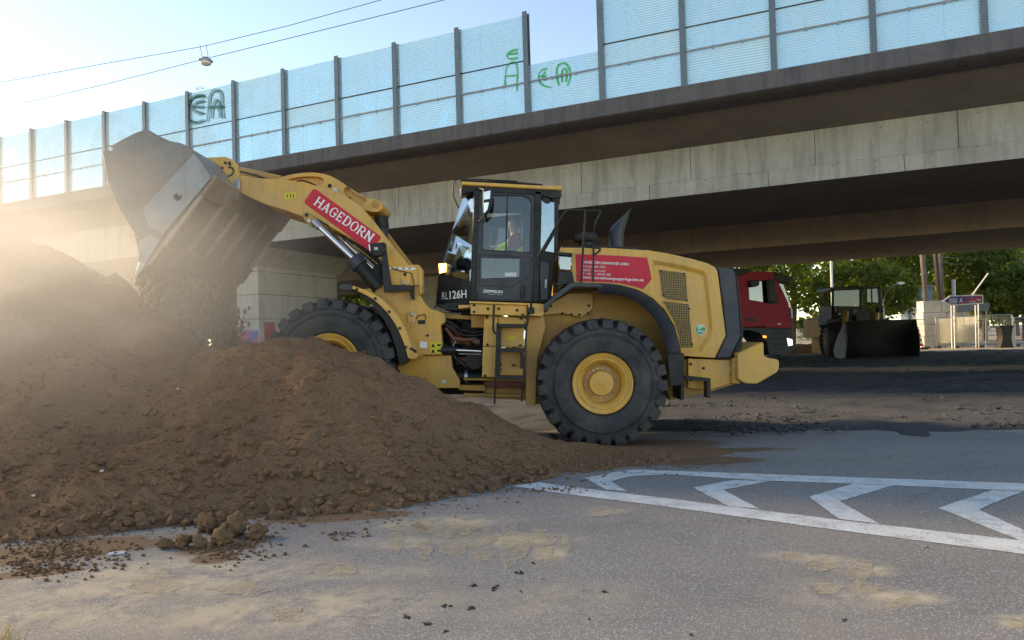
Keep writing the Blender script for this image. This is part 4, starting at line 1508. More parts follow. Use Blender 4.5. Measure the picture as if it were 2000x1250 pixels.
# slab-serif letters built from strokes
def slab(word, a_px, b_px, hpx, off, mat, parent):
    G = {
        'H': ([('s', .16), ('s', .84)], [(.16, .5, .84, .5, .12)], .95), 'N': ([('s', .16), ('s', .84)], [(.16, .98, .84, .02, .19)], .98),
        'E': ([('s', .18)], [(.18, .94, .86, .94, .12), (.18, .5, .66, .5, .12), (.18, .06, .86, .06, .12), (.82, .94, .82, .74, .1), (.82, .06, .82, .28, .1), (.62, .62, .62, .38, .08)], .82),
        'D': ([('s', .18)], ['arcD'], .95), 'O': ([], ['ring'], .95), 'G': ([], ['ringG', (.5, .46, .98, .46, .11), (.80, .46, .80, .06, .16)], .98),
        'A': ([], [(.5, .98, .18, .04, .13), (.48, .98, .84, .04, .20), (.26, .32, .76, .32, .11), (.04, .045, .34, .045, .09), (.66, .045, 1.0, .045, .09)], .98),
        'R': ([('s', .18)], ['bowl', (.5, .46, .84, .04, .2), (.74, .05, 1.0, .05, .1)], .98)}
    ws = [G[c][2] for c in word]
    gap = .10
    tot = sum(ws) + gap * (len(word) - 1)
    a, b = L(*a_px, off), L(*b_px, off)
    ex = b - a
    W = ex.length
    ex.normalize()
    ey = Vector((-ex.z, 0, ex.x))
    hm = hpx / FPX * (YL + off)
    sx = W / tot
    mb = MB()
    lay = [0]
    def T(x, y, x0, w_):
        return a + ex * (x0 + x * w_) * sx + ey * y * hm - YDIR * (.0002 * (lay[0] % 9))
    def stroke(x1, y1, x2, y2, th, x0, w_):
        d = Vector((x2 - x1, y2 - y1))
        n_ = Vector((-d.y, d.x)).normalized() * th / 2
        lay[0] += 1
        mb.add([T(x1 + n_.x, y1 + n_.y, x0, w_), T(x2 + n_.x, y2 + n_.y, x0, w_), T(x2 - n_.x, y2 - n_.y, x0, w_), T(x1 - n_.x, y1 - n_.y, x0, w_)], [(0, 1, 2, 3)])
    def arc(cx, cy, rx, ry, a0, a1, t0, t1, x0, w_, k=14):
        lay[0] += 1
        vs_ = []
        for i in range(k + 1):
            an = rad(a0 + (a1 - a0) * i / k)
            th = t0 + (t1 - t0) * abs(math.cos(an))
            for s_ in (0, 1):
                vs_.append(T(cx + (rx - s_ * th) * math.cos(an), cy + (ry - s_ * t0 * 1.0) * math.sin(an), x0, w_))
        mb.add(vs_, [(2 * i, 2 * i + 1, 2 * i + 3, 2 * i + 2) for i in range(k)])
    x0 = 0
    for c, w_ in zip(word, ws):
        stems, rest, _ = G[c]
        for s_ in stems:
            x = s_[1]
            stroke(x, 0, x, 1, .20, x0, w_)
            for y in (.045, .955):
                stroke(x - .17, y, x + .17, y, .09, x0, w_)
        for r_ in rest:
            if r_ == 'arcD':
                stroke(.18, .95, .5, .95, .10, x0, w_)
                stroke(.18, .05, .5, .05, .10, x0, w_)
                arc(.48, .5, .47, .5, -90, 90, .10, .21, x0, w_)
            elif r_ == 'ring':
                arc(.5, .5, .5, .52, 0, 360, .09, .21, x0, w_, 28)
            elif r_ == 'ringG':
                arc(.5, .5, .5, .52, 45, 320, .09, .21, x0, w_, 22)
                stroke(.84, .92, .84, .66, .1, x0, w_)
            elif r_ == 'bowl':
                stroke(.18, .95, .55, .95, .10, x0, w_)
                stroke(.18, .48, .55, .48, .10, x0, w_)
                arc(.54, .715, .34, .285, -90, 90, .10, .19, x0, w_)
            else:
                stroke(*r_, x0, w_)
        x0 += w_ + gap
    return mb.build('lettering', mat, parent, recalc=False, smooth=0)
slab('HAGEDORN', (612, 399), (722, 473.5), 19, .7935, M_WHITE, red)
# bellcrank between the arms, with its cast pockets
bell = smooth_px([(540, 352), (556, 344), (580, 339), (612, 337), (644, 343), (672, 359), (698, 380), (720, 388), (738, 391), (747, 399), (746, 408), (736, 414), (716, 411), (700, 405), (672, 398), (640, 384), (600, 372), (560, 362)], 3)
pk1 = smooth_px([(556, 353), (580, 346), (606, 344), (626, 346), (633, 352), (628, 360), (612, 364), (585, 360), (562, 357)], 2)
pk2 = smooth_px([(671, 371), (677, 365), (690, 371), (714, 388), (716, 394), (707, 400), (700, 401), (684, 389), (675, 381)], 2)
OB = 1.12
bc = MB().prism_holes(LP(bell, OB), [LP(pk1, OB), LP(pk2, OB)], YDIR * .7, depth=.09).build('bellcrank', M_YEL, loader, bevel=.01, smooth=40)
MB().lathe([(.05, 0), (.05, -.03), (.03, -.035)], L(734, 398, OB), YDIR, 20).build('pin', M_YELD, bc)
MB().lathe([(.062, 0), (.062, -.012)], L(734, 398, OB), YDIR, 20).build('pin_washer', M_YEL, bc)
MB().lathe([(.03, 0), (.03, -.004)], L(644, 363, OB), YDIR, 14).build('pin_hole', M_DARK, bc)
MB().lathe([(.035, 0), (.035, -.01)], L(655, 371, OB), YDIR, 14).build('bolt_plate', M_STEEL, bc)
MB().lathe([(.016, 0), (.016, -.004)], L(683, 386, OB), YDIR, 10).build('pin_hole', M_DARK, bc)
pipe('hose', [(470, 335, 1.0), (500, 342, 1.0), (520, 349, 1.0), (545, 351, 1.0)], .014, M_HOSE)
pipe('hose', [(575, 356, 1.06), (590, 352, 1.06), (606, 357, 1.06), (618, 363, 1.06)], .012, M_HOSE)
# link from bellcrank to the bucket (hidden behind the near arm for the most part)
MB().tube([L(548, 352, 1.47), L(470, 335, 1.47)], .07, 12).build('bucket_link', M_YELD, loader)
# tilt cylinder
pipe('tilt_cylinder_rod', [(740, 408, 1.47), (743, 428, 1.47)], .045, M_CHROME, n=16)
pipe('tilt_cylinder_collar', [(742.5, 424, 1.47), (745, 446, 1.47)], .118, M_BLK, n=20)
pipe('tilt_cylinder_barrel', [(745, 444, 1.47), (752, 500, 1.47)], .088, M_BLU, n=20)
# lift cylinders
def lift(off):
    d0 = L(603, 427, .62)
    sh = YDIR * (off - .62)
    P = [L(a, b, .62) + sh for a, b in ((612, 432), (693, 508), (690, 505), (704, 520), (741, 562))]
    mb = MB().prism([p + sh for p in LP(smooth_px([(592, 414), (600, 413), (611, 424), (614, 432), (610, 440), (602, 439), (592, 426)], 3), .60)], YDIR * .2)
    mb.build('cylinder_eye', M_YELD, loader, bevel=.01)
    MB().tube([P[0], P[1]], .037, 18).build('lift_cylinder_rod', M_CHROME, loader)
    MB().tube([P[0], P[0].lerp(P[1], .16)], .055, 18).build('rod_end', M_STEEL, loader)
    MB().tube([P[2], P[3]], .128, 22).build('lift_cylinder_collar', M_BLU, loader, bevel=.01)
    MB().tube([P[3], P[4]], .103, 22).build('lift_cylinder_barrel', M_BLK, loader)
lift(.62)
lift(2.13)
for (u, v) in ((599, 420), (604, 431)):
    MB().lathe([(.026, 0), (.026, -.012)], L(u, v, .597), YDIR, 12).build('pin', M_BLK if v == 420 else M_STEEL, loader)
pipe('hose', [(618, 428, .78), (640, 440, .76), (650, 458, .76), (665, 478, .78), (700, 510, .8)], .012, M_HOSE)
pipe('steel_pipe', [(690, 478, .79), (738, 516, .79)], .008, M_YELD)
pipe('steel_pipe', [(664, 470, .77), (690, 500, .77)], .007, M_STEEL)
pipe('hose', [(720, 500, .9), (735, 520, .9), (745, 545, .9)], .025, M_HOSE)
pipe('hose', [(728, 498, .95), (742, 518, .95), (752, 540, .95)], .025, M_HOSE)
# work lamp on its bracket
wl = subroot('work_lamp', loader)
plate('lamp_housing', [(722, 475), (750, 473), (751, 492), (745, 499), (731, 500), (724, 490)], .40, .60, M_BLK, wl, bevel=.01)
plate('lamp_lens', [(719.5, 478), (722.5, 476), (724, 490), (722, 492)], .42, .58, M_LAMPG, wl, bevel=.004)
plate('bracket', [(744, 490), (754, 490), (764, 556), (807, 557), (807, 565), (770, 571), (750, 571)], .44, .50, M_BLK, wl, bevel=.004)
plate('bracket_foot', [(791, 557), (807, 557), (807, 585), (803, 584), (800, 570)], .46, .62, M_BLK, wl, bevel=.004)
plate('lamp_mark', [(731, 483), (733.5, 483), (733.5, 488), (731, 488)], .396, .401, M_WHITE, wl, bevel=0)
plate('lamp_mark', [(735, 483), (737.5, 483), (737.5, 488), (735, 488)], .396, .401, M_WHITE, wl, bevel=0)
# coupler between boom and bucket
cpl = plate('coupler', [(386, 304), (404, 308), (439, 306), (451, 310), (462, 321), (465, 342), (457, 368), (446, 372), (432, 362), (416, 350), (400, 326)], .72, .80, M_YEL, bevel=.01)
plate('coupler_far', [(386, 304), (404, 308), (439, 306), (451, 310), (462, 321), (465, 342), (457, 368), (446, 372), (432, 362), (416, 350), (400, 326)], 2.05, 2.15, M_YEL, bevel=0)
plate('coupler_cross', [(420, 318), (448, 316), (452, 350), (430, 352)], .8, 2.05, M_YELD)
def ring_stroke(px, w_, off, mat, parent):
    P = LP(smooth_px(px, 4, False), off)
    mb = MB()
    for i, p in enumerate(P):
        d = (P[min(i + 1, len(P) - 1)] - P[max(i - 1, 0)]).normalized()
        n_ = Vector((-d.z, 0, d.x))
        mb.v += [p + n_ * w_ / 2, p - n_ * w_ / 2]
    mb.f = [(2 * i, 2 * i + 1, 2 * i + 3, 2 * i + 2) for i in range(len(P) - 1)]
    mb.build('paint_mark', mat, parent, recalc=False)
ring_stroke([(432, 330), (434, 339), (441, 344), (451, 342), (456, 335), (453, 328), (446, 327)], .028, .714, M_BLK, cpl)
for u, v in ((440, 318), (448, 318), (434, 328), (449, 321)):
    MB().lathe([(.022, 0), (.022, -.003)], L(u, v, .716), YDIR, 10).build('paint_mark', M_BLK, cpl)
plate('hinge_cheek', [(456, 352), (466, 346), (468, 360), (462, 392), (455, 388)], .70, .78, M_STEEL)
plate('hinge_cheek', [(488, 372), (496, 390), (498, 404), (490, 404)], 1.9, 2.1, M_STEEL, bevel=0)
# ------------------------------------------------------------------ bucket
BO = -.12           # near side plate of the bucket, a little outside the tyres
BW = 3.2
bk = subroot('bucket', loader)
side_px = smooth_px([(200, 295), (241, 271), (282, 253), (306, 263), (331, 275), (348, 278), (361, 283), (377, 294), (393, 314), (412, 346)], 2, False) + [(314, 469), (286, 514), (270, 512), (272, 490), (271, 468), (256, 445), (236, 412), (211, 356)]
MB().prism(LP(side_px, BO), YDIR * .03).build('side_plate', M_BUCK, bk, bevel=.006, smooth=30)
fs_side = MB().prism([p + YDIR * (BW - .03) for p in LP(side_px, BO)], YDIR * .03).build('side_plate', M_BUCK, bk, smooth=30)
MB().prism(LP([(278, 408), (378, 299), (394, 318), (412, 347), (318, 458), (311, 455), (290, 444)], BO - .022), YDIR * .025).build('wear_plate', M_WEAR, bk, bevel=.006)
# bent leading edge of the side plate
LE0 = LP([(220, 285), (278, 410), (292, 445), (313, 468)], BO - .002)
LE1 = LP([(199, 296), (211, 356), (236, 412), (257, 445)], BO + .10)
LE2 = LP([(313, 468), (271, 470)], BO)
mb = MB()
mb.v = LE0 + LE1
mb.f = [(i, i + 1, 5 + i, 4 + i) for i in range(3)]
eo = mb.build('side_cutter', M_BUCK, bk, smooth=0)
sm = eo.modifiers.new('thick', 'SOLIDIFY')
sm.thickness = .04
MB().prism(LP([(272, 470), (292, 457), (313, 469), (286, 513), (270, 512)], BO - .012), YDIR * .05).build('corner_shoe', M_WEAR, bk, bevel=.006)
MB().prism(LP([(288, 490), (286, 515), (266, 541), (262, 538), (272, 510)], BO - .01), YDIR * .10).build('corner_tooth', M_STEEL, bk, bevel=.006)
MB().lathe([(.03, 0), (.03, -.004)], L(216, 291, BO), YDIR, 12).build('side_hole', M_WHITEG, bk)
MB().prism(LP([(338, 383), (345, 377), (349, 383), (356, 380), (352, 390), (344, 393)], BO - .026), YDIR * .004).build('weld_scar', M_BLK, bk)
# shell: back sheet, floor, lip
def sheet(px, th, name, mat, o0=BO + .03, wd=BW - .06, parent=bk, **kw):
    P = LP(px, BO)
    n = len(P)
    c = L(300, 380, BO)
    mb = MB()
    Q = []
    for i, p in enumerate(P):
        d = (P[min(i + 1, n - 1)] - P[max(i - 1, 0)]).normalized()
        nr = Vector((-d.z, 0, d.x))
        if (c - p).dot(nr) < 0:
            nr = -nr
        Q.append(p + nr * th)
    sh = YDIR * (o0 - BO)
    mb.prism([p + sh for p in P + Q[::-1]], YDIR * wd)
    return mb.build(name, mat, parent, **kw)
sheet(smooth_px([(200, 295), (241, 271), (282, 253), (306, 263), (331, 275), (348, 278), (361, 283), (377, 294), (393, 314), (412, 346)], 3, False), .03, 'back_sheet', M_BUCK, smooth=40)
sheet([(412, 346), (286, 514)], .03, 'floor_sheet', M_BFLR)
# floor furniture; t runs from heel (0) to lip (1), y across the bucket
A_, D_ = L(412, 346, BO), L(286, 514, BO)
fl = (D_ - A_)
fl_len = fl.length
fd = fl.normalized()
fn = Vector((-fd.z, 0, fd.x))
if fn.x < 0:
    fn = -fn                     # outward, away from the inside
def floor_piece(name, t0, t1, y0, y1, th, mat, bev=.006):
    a, b = A_ + fl * t0, A_ + fl * t1
    q = [a, b, b + fn * th, a + fn * th]
    MB().prism([p + YDIR * y0 for p in q], YDIR * (y1 - y0)).build(name, mat, bk, bevel=bev)
floor_piece('heel_wear_strip', -.03, .20, .02, BW - .02, .055, M_BFLR)
floor_piece('heel_wear_strip', -.02, .185, 1.1, 1.9, .060, M_BFLR)
floor_piece('lip_plate', .78, 1.0, .0, BW, .058, M_BFLR)
tip0, tip1 = L(286, 514, BO), L(268, 538, BO)
MB().prism([tip0 + fn * .03, tip0 - fn * .02, tip1], YDIR * BW).build('cutting_edge', M_BFLR, bk, bevel=.004)
M_WEARB = paint('rib_polished', (.40, .32, .25), .5, .1, .15, 4, grime=.3)
ys = [.03, .72, 1.30, 1.88, 2.44, 3.05]
for y in ys:
    floor_piece('floor_rib', .20, .78, y, y + .07, .05, M_WEARB)
for i, y in enumerate(ys[:-1]):
    floor_piece('rib_gusset', .205, .245, y + .09, ys[i + 1] - .02, .024, M_BFLR)
floor_piece('side_wear_plate', .20, .78, .11, .70, .018, M_BFLR)
# added orange fibres stand in for a sun spot on the corner
mb = MB()
p0 = L(264, 462, BO - .02)
for _ in range(26):
    d = Vector((random.gauss(0, .05), random.gauss(0, .02), random.gauss(-.02, .05)))
    s_ = Vector((.003, 0, .003))
    mb.add([p0 - s_, p0 + s_, p0 + d], [(0, 1, 2)])
mb.build('corner_sun_spot', paint('sun_spot_orange', (.55, .30, .12), .8), bk, recalc=False)

# ------------------------------------------------------------------ earth pouring out of the bucket
M_FALL = paint('loose_dry_earth', (.36, .245, .16), .97, 0, .35, 7, (.20, .125, .075), .8, 9, .9, 50, spec=.1)
CRUMBS = []
for _i in range(8):
    _r = random.Random(_i)
    _o = [Vector(p) * _r.uniform(.6, 1.3) for p in ((1, 0, 0), (-1, 0, 0), (0, 1, 0), (0, -1, 0), (0, 0, 1), (0, 0, -1))]
    CRUMBS.append((_o, [(0, 2, 4), (2, 1, 4), (1, 3, 4), (3, 0, 4), (2, 0, 5), (1, 2, 5), (3, 1, 5), (0, 3, 5)]))
def fall():
    rnd = random.Random(5)
    mb = MB()
    lip0 = L(272, 520, BO)
    for _ in range(46000):
        w_ = rnd.random()
        y = YL + BO + .05 + w_ * (BW - .1)
        # curtain: starts at the lip, drops and spreads, thinner towards the far corner
        h = rnd.random() ** .9
        zt = lip0.z + .06 - h * 2.6
        sp = .10 + .34 * h
        x = lip0.x + .05 + rnd.gauss(0, sp * .5) - .10 * h - .06 * (h < .12)
        n_ = noise.noise(Vector((x * 2.2, y * 2.2, zt * 1.1)))
        if n_ < -.22 + .25 * h * rnd.random():
            continue
        gz = earth_z(x, y, False)
        if zt < gz - .05 or (zt > lip0.z - .02 and x < lip0.x - .06):
            continue
        r = .007 + .034 * rnd.random() ** 5
        vs_, fs_ = rnd.choice(CRUMBS)
        rot = Matrix.Rotation(rnd.uniform(0, 6.28), 3, 'Z') @ Matrix.Rotation(rnd.uniform(0, 6.28), 3, 'X')
        c = Vector((x, y, zt))
        st = Vector((1, 1, 1.5))
        mb.add([c + Vector([a * b for a, b in zip(rot @ (q * r), st)]) for q in vs_], fs_)
    # dense core of the pouring earth, a ragged thick sheet
    core = MB()
    ny, nz = 110, 90
    for side in (0, 1):
        for j in range(nz + 1):
            for i in range(ny + 1):
                y = YL + BO + .10 + (BW - .2) * i / ny
                h = j / nz
                z = lip0.z + .0 - h * (2.4 - .3 * i / ny)
                v3 = Vector((y * 1.6, z * .55, side * 9))
                d = .10 * noise.noise(v3 * 1.5) + .07 * noise.noise(Vector((y * 5, z * 2.0, 3 + side))) + .045 * noise.noise(Vector((y * 13, z * 6, side))) + .03 * noise.noise(Vector((y * 29, z * 17, side)))
                th = (.03 + .13 * min(1, h * 2.5)) * (1 - .25 * abs(i / ny - .5) * 2)
                e = min(1, i / 6, (ny - i) / 6)
                core.v.append(Vector((lip0.x - .02 - .12 * h + (th + d * (1 + .6 * h)) * e * (1 if side == 0 else -.8), y, z)))
    st_ = (ny + 1) * (nz + 1)
    for side in (0, 1):
        for j in range(nz):
            for i in range(ny):
                a = side * st_ + j * (ny + 1) + i
                q_ = core.v[a]
                if noise.noise(Vector((q_.y * 3.2, q_.z * 1.1, 4))) + .5 * noise.noise(Vector((q_.y * 9, q_.z * 3, 4))) > -.30 + .12 * j / nz:
                    core.f.append((a, a + 1, a + ny + 2, a + ny + 1))
    mb.add(core.v, core.f)
    o = mb.build('falling_earth', M_FALL, base=(0, 0, 0), recalc=False, smooth=50)
    tag(o, 'curtain of loose brown earth pouring from the bucket onto the heap', 'earth', kind='stuff')
fall()
def load():
    """what is left inside the bucket"""
    px = [(300, 490), (380, 385), (330, 330), (268, 400), (262, 450), (274, 505)]
    mb = MB().prism(LP(px, BO + .06), YDIR * (BW - .12))
    o = mb.build('bucket_load', M_SOIL, smooth=0)
    tag(o, 'brown earth still inside the raised tipping bucket', 'earth', kind='stuff')
load()

# ------------------------------------------------------------------ cab
CO = .72            # near side of the cab
CW = 1.52
cab = subroot('cab', loader)
def cplate(name, px, o0, o1, mat, parent=cab, bevel=.006, smooth=35):
    return plate(name, px, o0, o1, mat, parent, bevel, smooth)
# roof
cplate('roof', [(902, 354), (1058, 362), (1097, 362), (1097, 371), (1058, 369.5), (902, 361)], CO - .06, CO + CW + .06, M_YEL, bevel=.015)
cplate('roof_cap', [(898, 350.5), (1000, 354), (1060, 359), (1060, 362), (902, 354)], CO + .05, CO + CW - .05, M_BLK, bevel=.01)
cplate('roof_lining', [(902, 361), (1058, 369.5), (1097, 371), (1096, 384), (1080, 388), (1055, 380), (925, 374), (905, 378), (900, 372)], CO - .02, CO + CW + .02, M_BLK)
for (u, v) in ((1066, 388), (1085, 388)):
    cplate('roof_lamp', [(u - 8, v - 9), (u + 9, v - 9), (u + 9, v + 8), (u + 3, v + 10), (u - 6, v + 6)], CO + .02, CO + .2, M_BLK, bevel=.01)
cplate('roof_lamp', [(899, 368), (911, 366), (909, 380), (901, 384)], CO + .05, CO + .25, M_BLK, bevel=.01)
cplate('roof_lamp_lens', [(897.5, 369), (899.5, 368), (901.5, 383), (899.5, 383)], CO + .07, CO + .23, M_LAMPG, bevel=.003)
pipe('lamp_bracket', [(1010, 354, CO), (930, 350, CO), (895, 349.5, CO), (888, 353, CO), (885, 366, CO), (886, 385, CO), (896, 406, CO)], .010, M_BLK, cab)
# pillars and door frame: side wall with window openings
sidewall = [(925, 372), (1058, 378), (1056, 398), (1050, 590), (918, 586)]
win_up = [(944, 381), (1020, 381), (1032, 385), (1038, 394), (1035, 493), (942, 488)]
win_lo = [(940, 503), (1015, 505), (1014, 541), (940, 544)]
door = MB().prism_holes(LP(sidewall, CO), [LP(win_up, CO), LP(win_lo, CO)], YDIR * .05).build('door', M_BLU, cab, bevel=.004)
def frame_strip(px, w_, off, th, mat, name, parent):
    """thin raised moulding along a pixel polyline"""
    P = LP(px, off)
    mb = MB()
    for a, b in zip(P, P[1:]):
        d = (b - a).normalized()
        n_ = Vector((-d.z, 0, d.x)) * w_ / 2
        mb.prism([a + n_, b + n_, b - n_, a - n_], YDIR * th)
    mb.build(name, mat, parent)
frame_strip(smooth_px([(932, 372), (1030, 376), (1044, 384), (1048, 400), (1040, 583)], 4, False), .012, CO - .008, .01, M_BLK, 'door_seal', door)
frame_strip([(935, 374), (930, 440), (926, 584)], .014, CO - .008, .01, M_BLK, 'door_seal', door)
frame_strip([(937, 497), (1037, 502), (1036, 540), (997, 561), (935, 557), (937, 497)], .008, CO - .006, .008, M_BLK, 'panel_seam', door)
frame_strip([(927, 583), (1040, 588)], .010, CO - .006, .008, M_BLK, 'door_seal', door)
frame_strip([(991, 381), (988, 490)], .020, CO - .004, .03, M_BLK, 'window_bar', door)
frame_strip(smooth_px([(944, 381), (1020, 381), (1032, 385), (1038, 394), (1035, 493)], 1, False) + [(942, 488), (944, 381)], .012, CO - .005, .01, M_BLK, 'window_seal', door)
MB().prism(LP(win_up, CO + .02), YDIR * .008).build('window_glass', M_GLASS, door)
MB().prism(LP(win_lo, CO + .02), YDIR * .008).build('window_glass', M_GLASSD, door)
cplate('door_handle', [(1016, 556), (1025, 556), (1025, 583), (1016, 582)], CO - .03, CO, M_BLK, door)
cplate('window_sticker', [(986, 533), (1009, 532), (1009, 540), (987, 540)], CO + .012, CO + .018, M_WHITEG, door, bevel=0)
lettering('ZEPPELIN', (943, 571), (981.5, 572.5), 5.2, CO - .004, M_WHITE, door, .025)
lettering('zeppelin-cat.de', (954, 575), (981, 576.2), 2.4, CO - .004, M_WHITEG, door)
for (x0, x1) in ((921, 928), ):
    cplate('pillar', [(926, 368), (936, 368), (929, 586), (919, 586)], CO - .025, CO + .05, M_BLK, bevel=.01)
cplate('pillar', [(1044, 372), (1058, 374), (1053, 590), (1040, 589)], CO - .02, CO + .05, M_BLK, bevel=.01)
# hinges
for v in (440, 515, 573):
    cplate('hinge', [(924, v), (933, v), (933, v + 9), (924, v + 9)], CO - .045, CO - .02, M_BLK, bevel=.003)
for v in (402, 436, 549):
    cplate('hinge', [(1046, v), (1053, v), (1053, v + 8), (1046, v + 8)], CO - .04, CO - .02, M_BLK, bevel=.003)
# rear corner window and rear wall
MB().prism(LP([(1058, 391), (1085, 396), (1083, 493), (1056, 489)], CO + .03), YDIR * .008).build('corner_glass', glass('corner_glass', (.72, .86, .88), .22), cab)
cplate('rear_pillar', [(1083, 372), (1092, 372), (1089, 495), (1082, 495)], CO + .02, CO + .1, M_BLK)
cplate('rear_pillar', [(1083, 372), (1092, 372), (1089, 495), (1082, 495)], CO + CW - .1, CO + CW, M_BLK)
cplate('rear_lower', [(1052, 490), (1086, 494), (1084, 512), (1076, 592), (1050, 592)], CO + .02, CO + CW - .02, M_BLK, bevel=.015)
cplate('rear_locker', [(1055, 508), (1074, 510), (1072, 588), (1055, 586)], CO - .03, CO + .04, M_BLU, bevel=.015)
cplate('locker_mark', [(1065, 546), (1068, 546), (1067, 562), (1064, 562)], CO - .034, CO - .03, M_WHITEG, bevel=0)
MB().prism(LP([(1088, 380), (1090, 380), (1086, 490), (1084, 490)], CO + .1), YDIR * (CW - .2)).build('rear_glass', M_GLASS, cab)
# far wall
far = LP([(925, 372), (1058, 378), (1056, 398), (1050, 590), (918, 586)], CO)
fw = MB().prism_holes(far, [LP(win_up, CO)], YDIR * .04).build('far_wall', M_BLK, cab)
fw.location.y += CW - .05
MB().prism([p + YDIR * (CW - .03) for p in LP(win_up, CO)], YDIR * .008).build('far_glass', M_GLASS, cab)
# floor, front lower body, windscreen: the nose narrows to the front
FI = .36
T_side = L(922, 368, CO)
def nose(px_side, px_front, name, mat, th=.012, smooth=0):
    """faces from the side pillar to the narrower front, then across"""
    a = [L(u, v, CO + .01) for u, v in px_side]
    b = [L(u, v, CO + FI) for u, v in px_front]
    c = [p + YDIR * (CW - 2 * FI) for p in b]
    d = [p + YDIR * (CW - .02) for p in a]
    mb = MB()
    n_ = len(a)
    for lp in (a, b, c, d):
        mb.v += lp
    for k in range(3):
        for i in range(n_ - 1):
            mb.f.append((k * n_ + i, k * n_ + i + 1, (k + 1) * n_ + i + 1, (k + 1) * n_ + i))
    o = mb.build(name, mat, cab, smooth=smooth)
    s_ = o.modifiers.new('thick', 'SOLIDIFY')
    s_.thickness = th
    return o
nose([(927, 372), (922, 480), (919, 548)], [(908, 372), (882, 455), (857, 535)], 'windscreen', glass('windscreen', (.66, .76, .80), .13))
nose([(919, 548), (919, 600)], [(856, 538), (851, 597)], 'nose_panel', M_BLK, .03)
frame_strip([(918.5, 368), (880, 463), (856, 536)], .02, CO + FI - .02, .03, M_BLK, 'windscreen_frame', cab)
MB().tube([L(919, 370, CO + FI), L(883, 460, CO + FI), L(858, 537, CO + FI)], .012, 6).build('windscreen_edge', M_WHITEG, cab)  # white tube stands in for the sun reflection along the screen
MB().tube([L(919, 370, CO + CW - FI), L(883, 460, CO + CW - FI), L(858, 537, CO + CW - FI)], .014, 6).build('windscreen_edge', M_BLK, cab)
cplate('cab_floor', [(868, 592), (1050, 592), (1050, 604), (925, 606), (880, 606)], CO + .1, CO + CW - .1, M_BLK)
cplate('nose_bottom', [(853, 594), (919, 598), (919, 607), (872, 606)], CO + .1, CO + CW - .1, M_BLK, bevel=.01)
# lettering on the angled nose panel
a = L(919, 560, CO + .01)
b = L(855, 560, CO + FI)
def nose_text(txt, u0, u1, v0, v1, hpx, bold):
    o = lettering(txt, (u0, v0), (u1, v1), hpx, CO + .2, M_WHITE, cab, bold, 'lettering')
    # project the flat lettering along Y on to the angled panel
    off = origin_of(cab)
    nrm = Vector((b.x - a.x, b.y - a.y, 0))
    for v in o.data.vertices:
        w_ = v.co + off
        d = (w_ - CAM)
        # intersect the view-independent vertical plane through a and b, keep x and z
        t = (w_.x - a.x) / (b.x - a.x)
        v.co.y = a.y + (b.y - a.y) * t - .024 - off.y
nose_text('R', 862, 868.5, 584, 584, 14.5, .0)
nose_text('L', 870, 875, 584, 584, 14.5, .0)
nose_text('126H', 878, 913, 583.5, 582.5, 15, .02)
# lit work lamp low on the cab front
wl2 = cplate('front_lamp', [(856, 513), (875, 512), (874, 533), (858, 536)], CO + .28, CO + .5, M_BLK, bevel=.01)
cplate('front_lamp_lens', [(856.5, 515), (872, 514), (871, 531), (858, 534)], CO + .268, CO + .279, emit('lamp_on', (1.0, .62, .26), .6), wl2, bevel=.004)
# mirror
mir = cplate('mirror', [(943, 369), (963, 370), (962, 395), (957, 412), (948, 421), (943, 418)], CO - .30, CO - .22, M_BLK, bevel=.02)
cplate('mirror_glass', [(945, 375), (958, 372), (957, 388), (945, 390)], CO - .306, CO - .30, paint('mirror_face', (.75, .72, .68), .08, .9), mir, bevel=0)
cplate('mirror_glass', [(945, 396), (955, 395), (952, 409), (945, 417)], CO - .306, CO - .30, paint('mirror_face_low', (.75, .74, .72), .08, .9), mir, bevel=0)
pipe('mirror_arm', [(950, 372, CO - .26), (932, 366, CO - .1), (928, 372, CO)], .012, M_BLK, cab)
pipe('mirror_arm', [(948, 418, CO - .26), (938, 430, CO - .1), (930, 436, CO)], .010, M_BLK, cab)
# wiper and inner A-post seen through the screen
pipe('wiper', [(905, 420, CO + .36), (890, 470, CO + .40), (878, 510, CO + .42)], .008, M_BLK, cab)
# interior
cplate('seat', [(985, 500), (1028, 500), (1034, 520), (990, 524)], CO + .5, CO + 1.05, M_DARK, bevel=.03)
cplate('seat_back', [(1018, 418), (1032, 416), (1036, 505), (1022, 505)], CO + .5, CO + 1.05, M_DARK, bevel=.03)
cplate('headrest', [(1017, 395), (1028, 394), (1031, 414), (1019, 415)], CO + .62, CO + .93, M_DARK, bevel=.02)
cplate('dashboard', [(880, 520), (912, 500), (925, 515), (925, 590), (875, 590)], CO + .45, CO + 1.1, M_DARK, bevel=.02)
cplate('console', [(965, 505), (1000, 503), (1000, 530), (965, 535)], CO + .2, CO + .45, M_DARK, bevel=.02)
MB().tube([L(930, 500, CO + .76), L(945, 478, CO + .76)], .03, 10).build('steering_column', M_DARK, cab)
c_ = L(945, 478, CO + .76)
ax = (L(945, 478, CO + .76) - L(930, 500, CO + .76)).normalized()
xx = ax.cross(YDIR).normalized()
MB().tube([c_ + (xx * math.cos(t * 2 * math.pi / 20) + YDIR * math.sin(t * 2 * math.pi / 20)) * .19 for t in range(21)], .014, 8).build('steering_wheel', M_DARK, cab)
cplate('cab_screen', [(922, 468), (938, 470), (936, 490), (920, 488)], CO + .32, CO + .36, M_BLK)
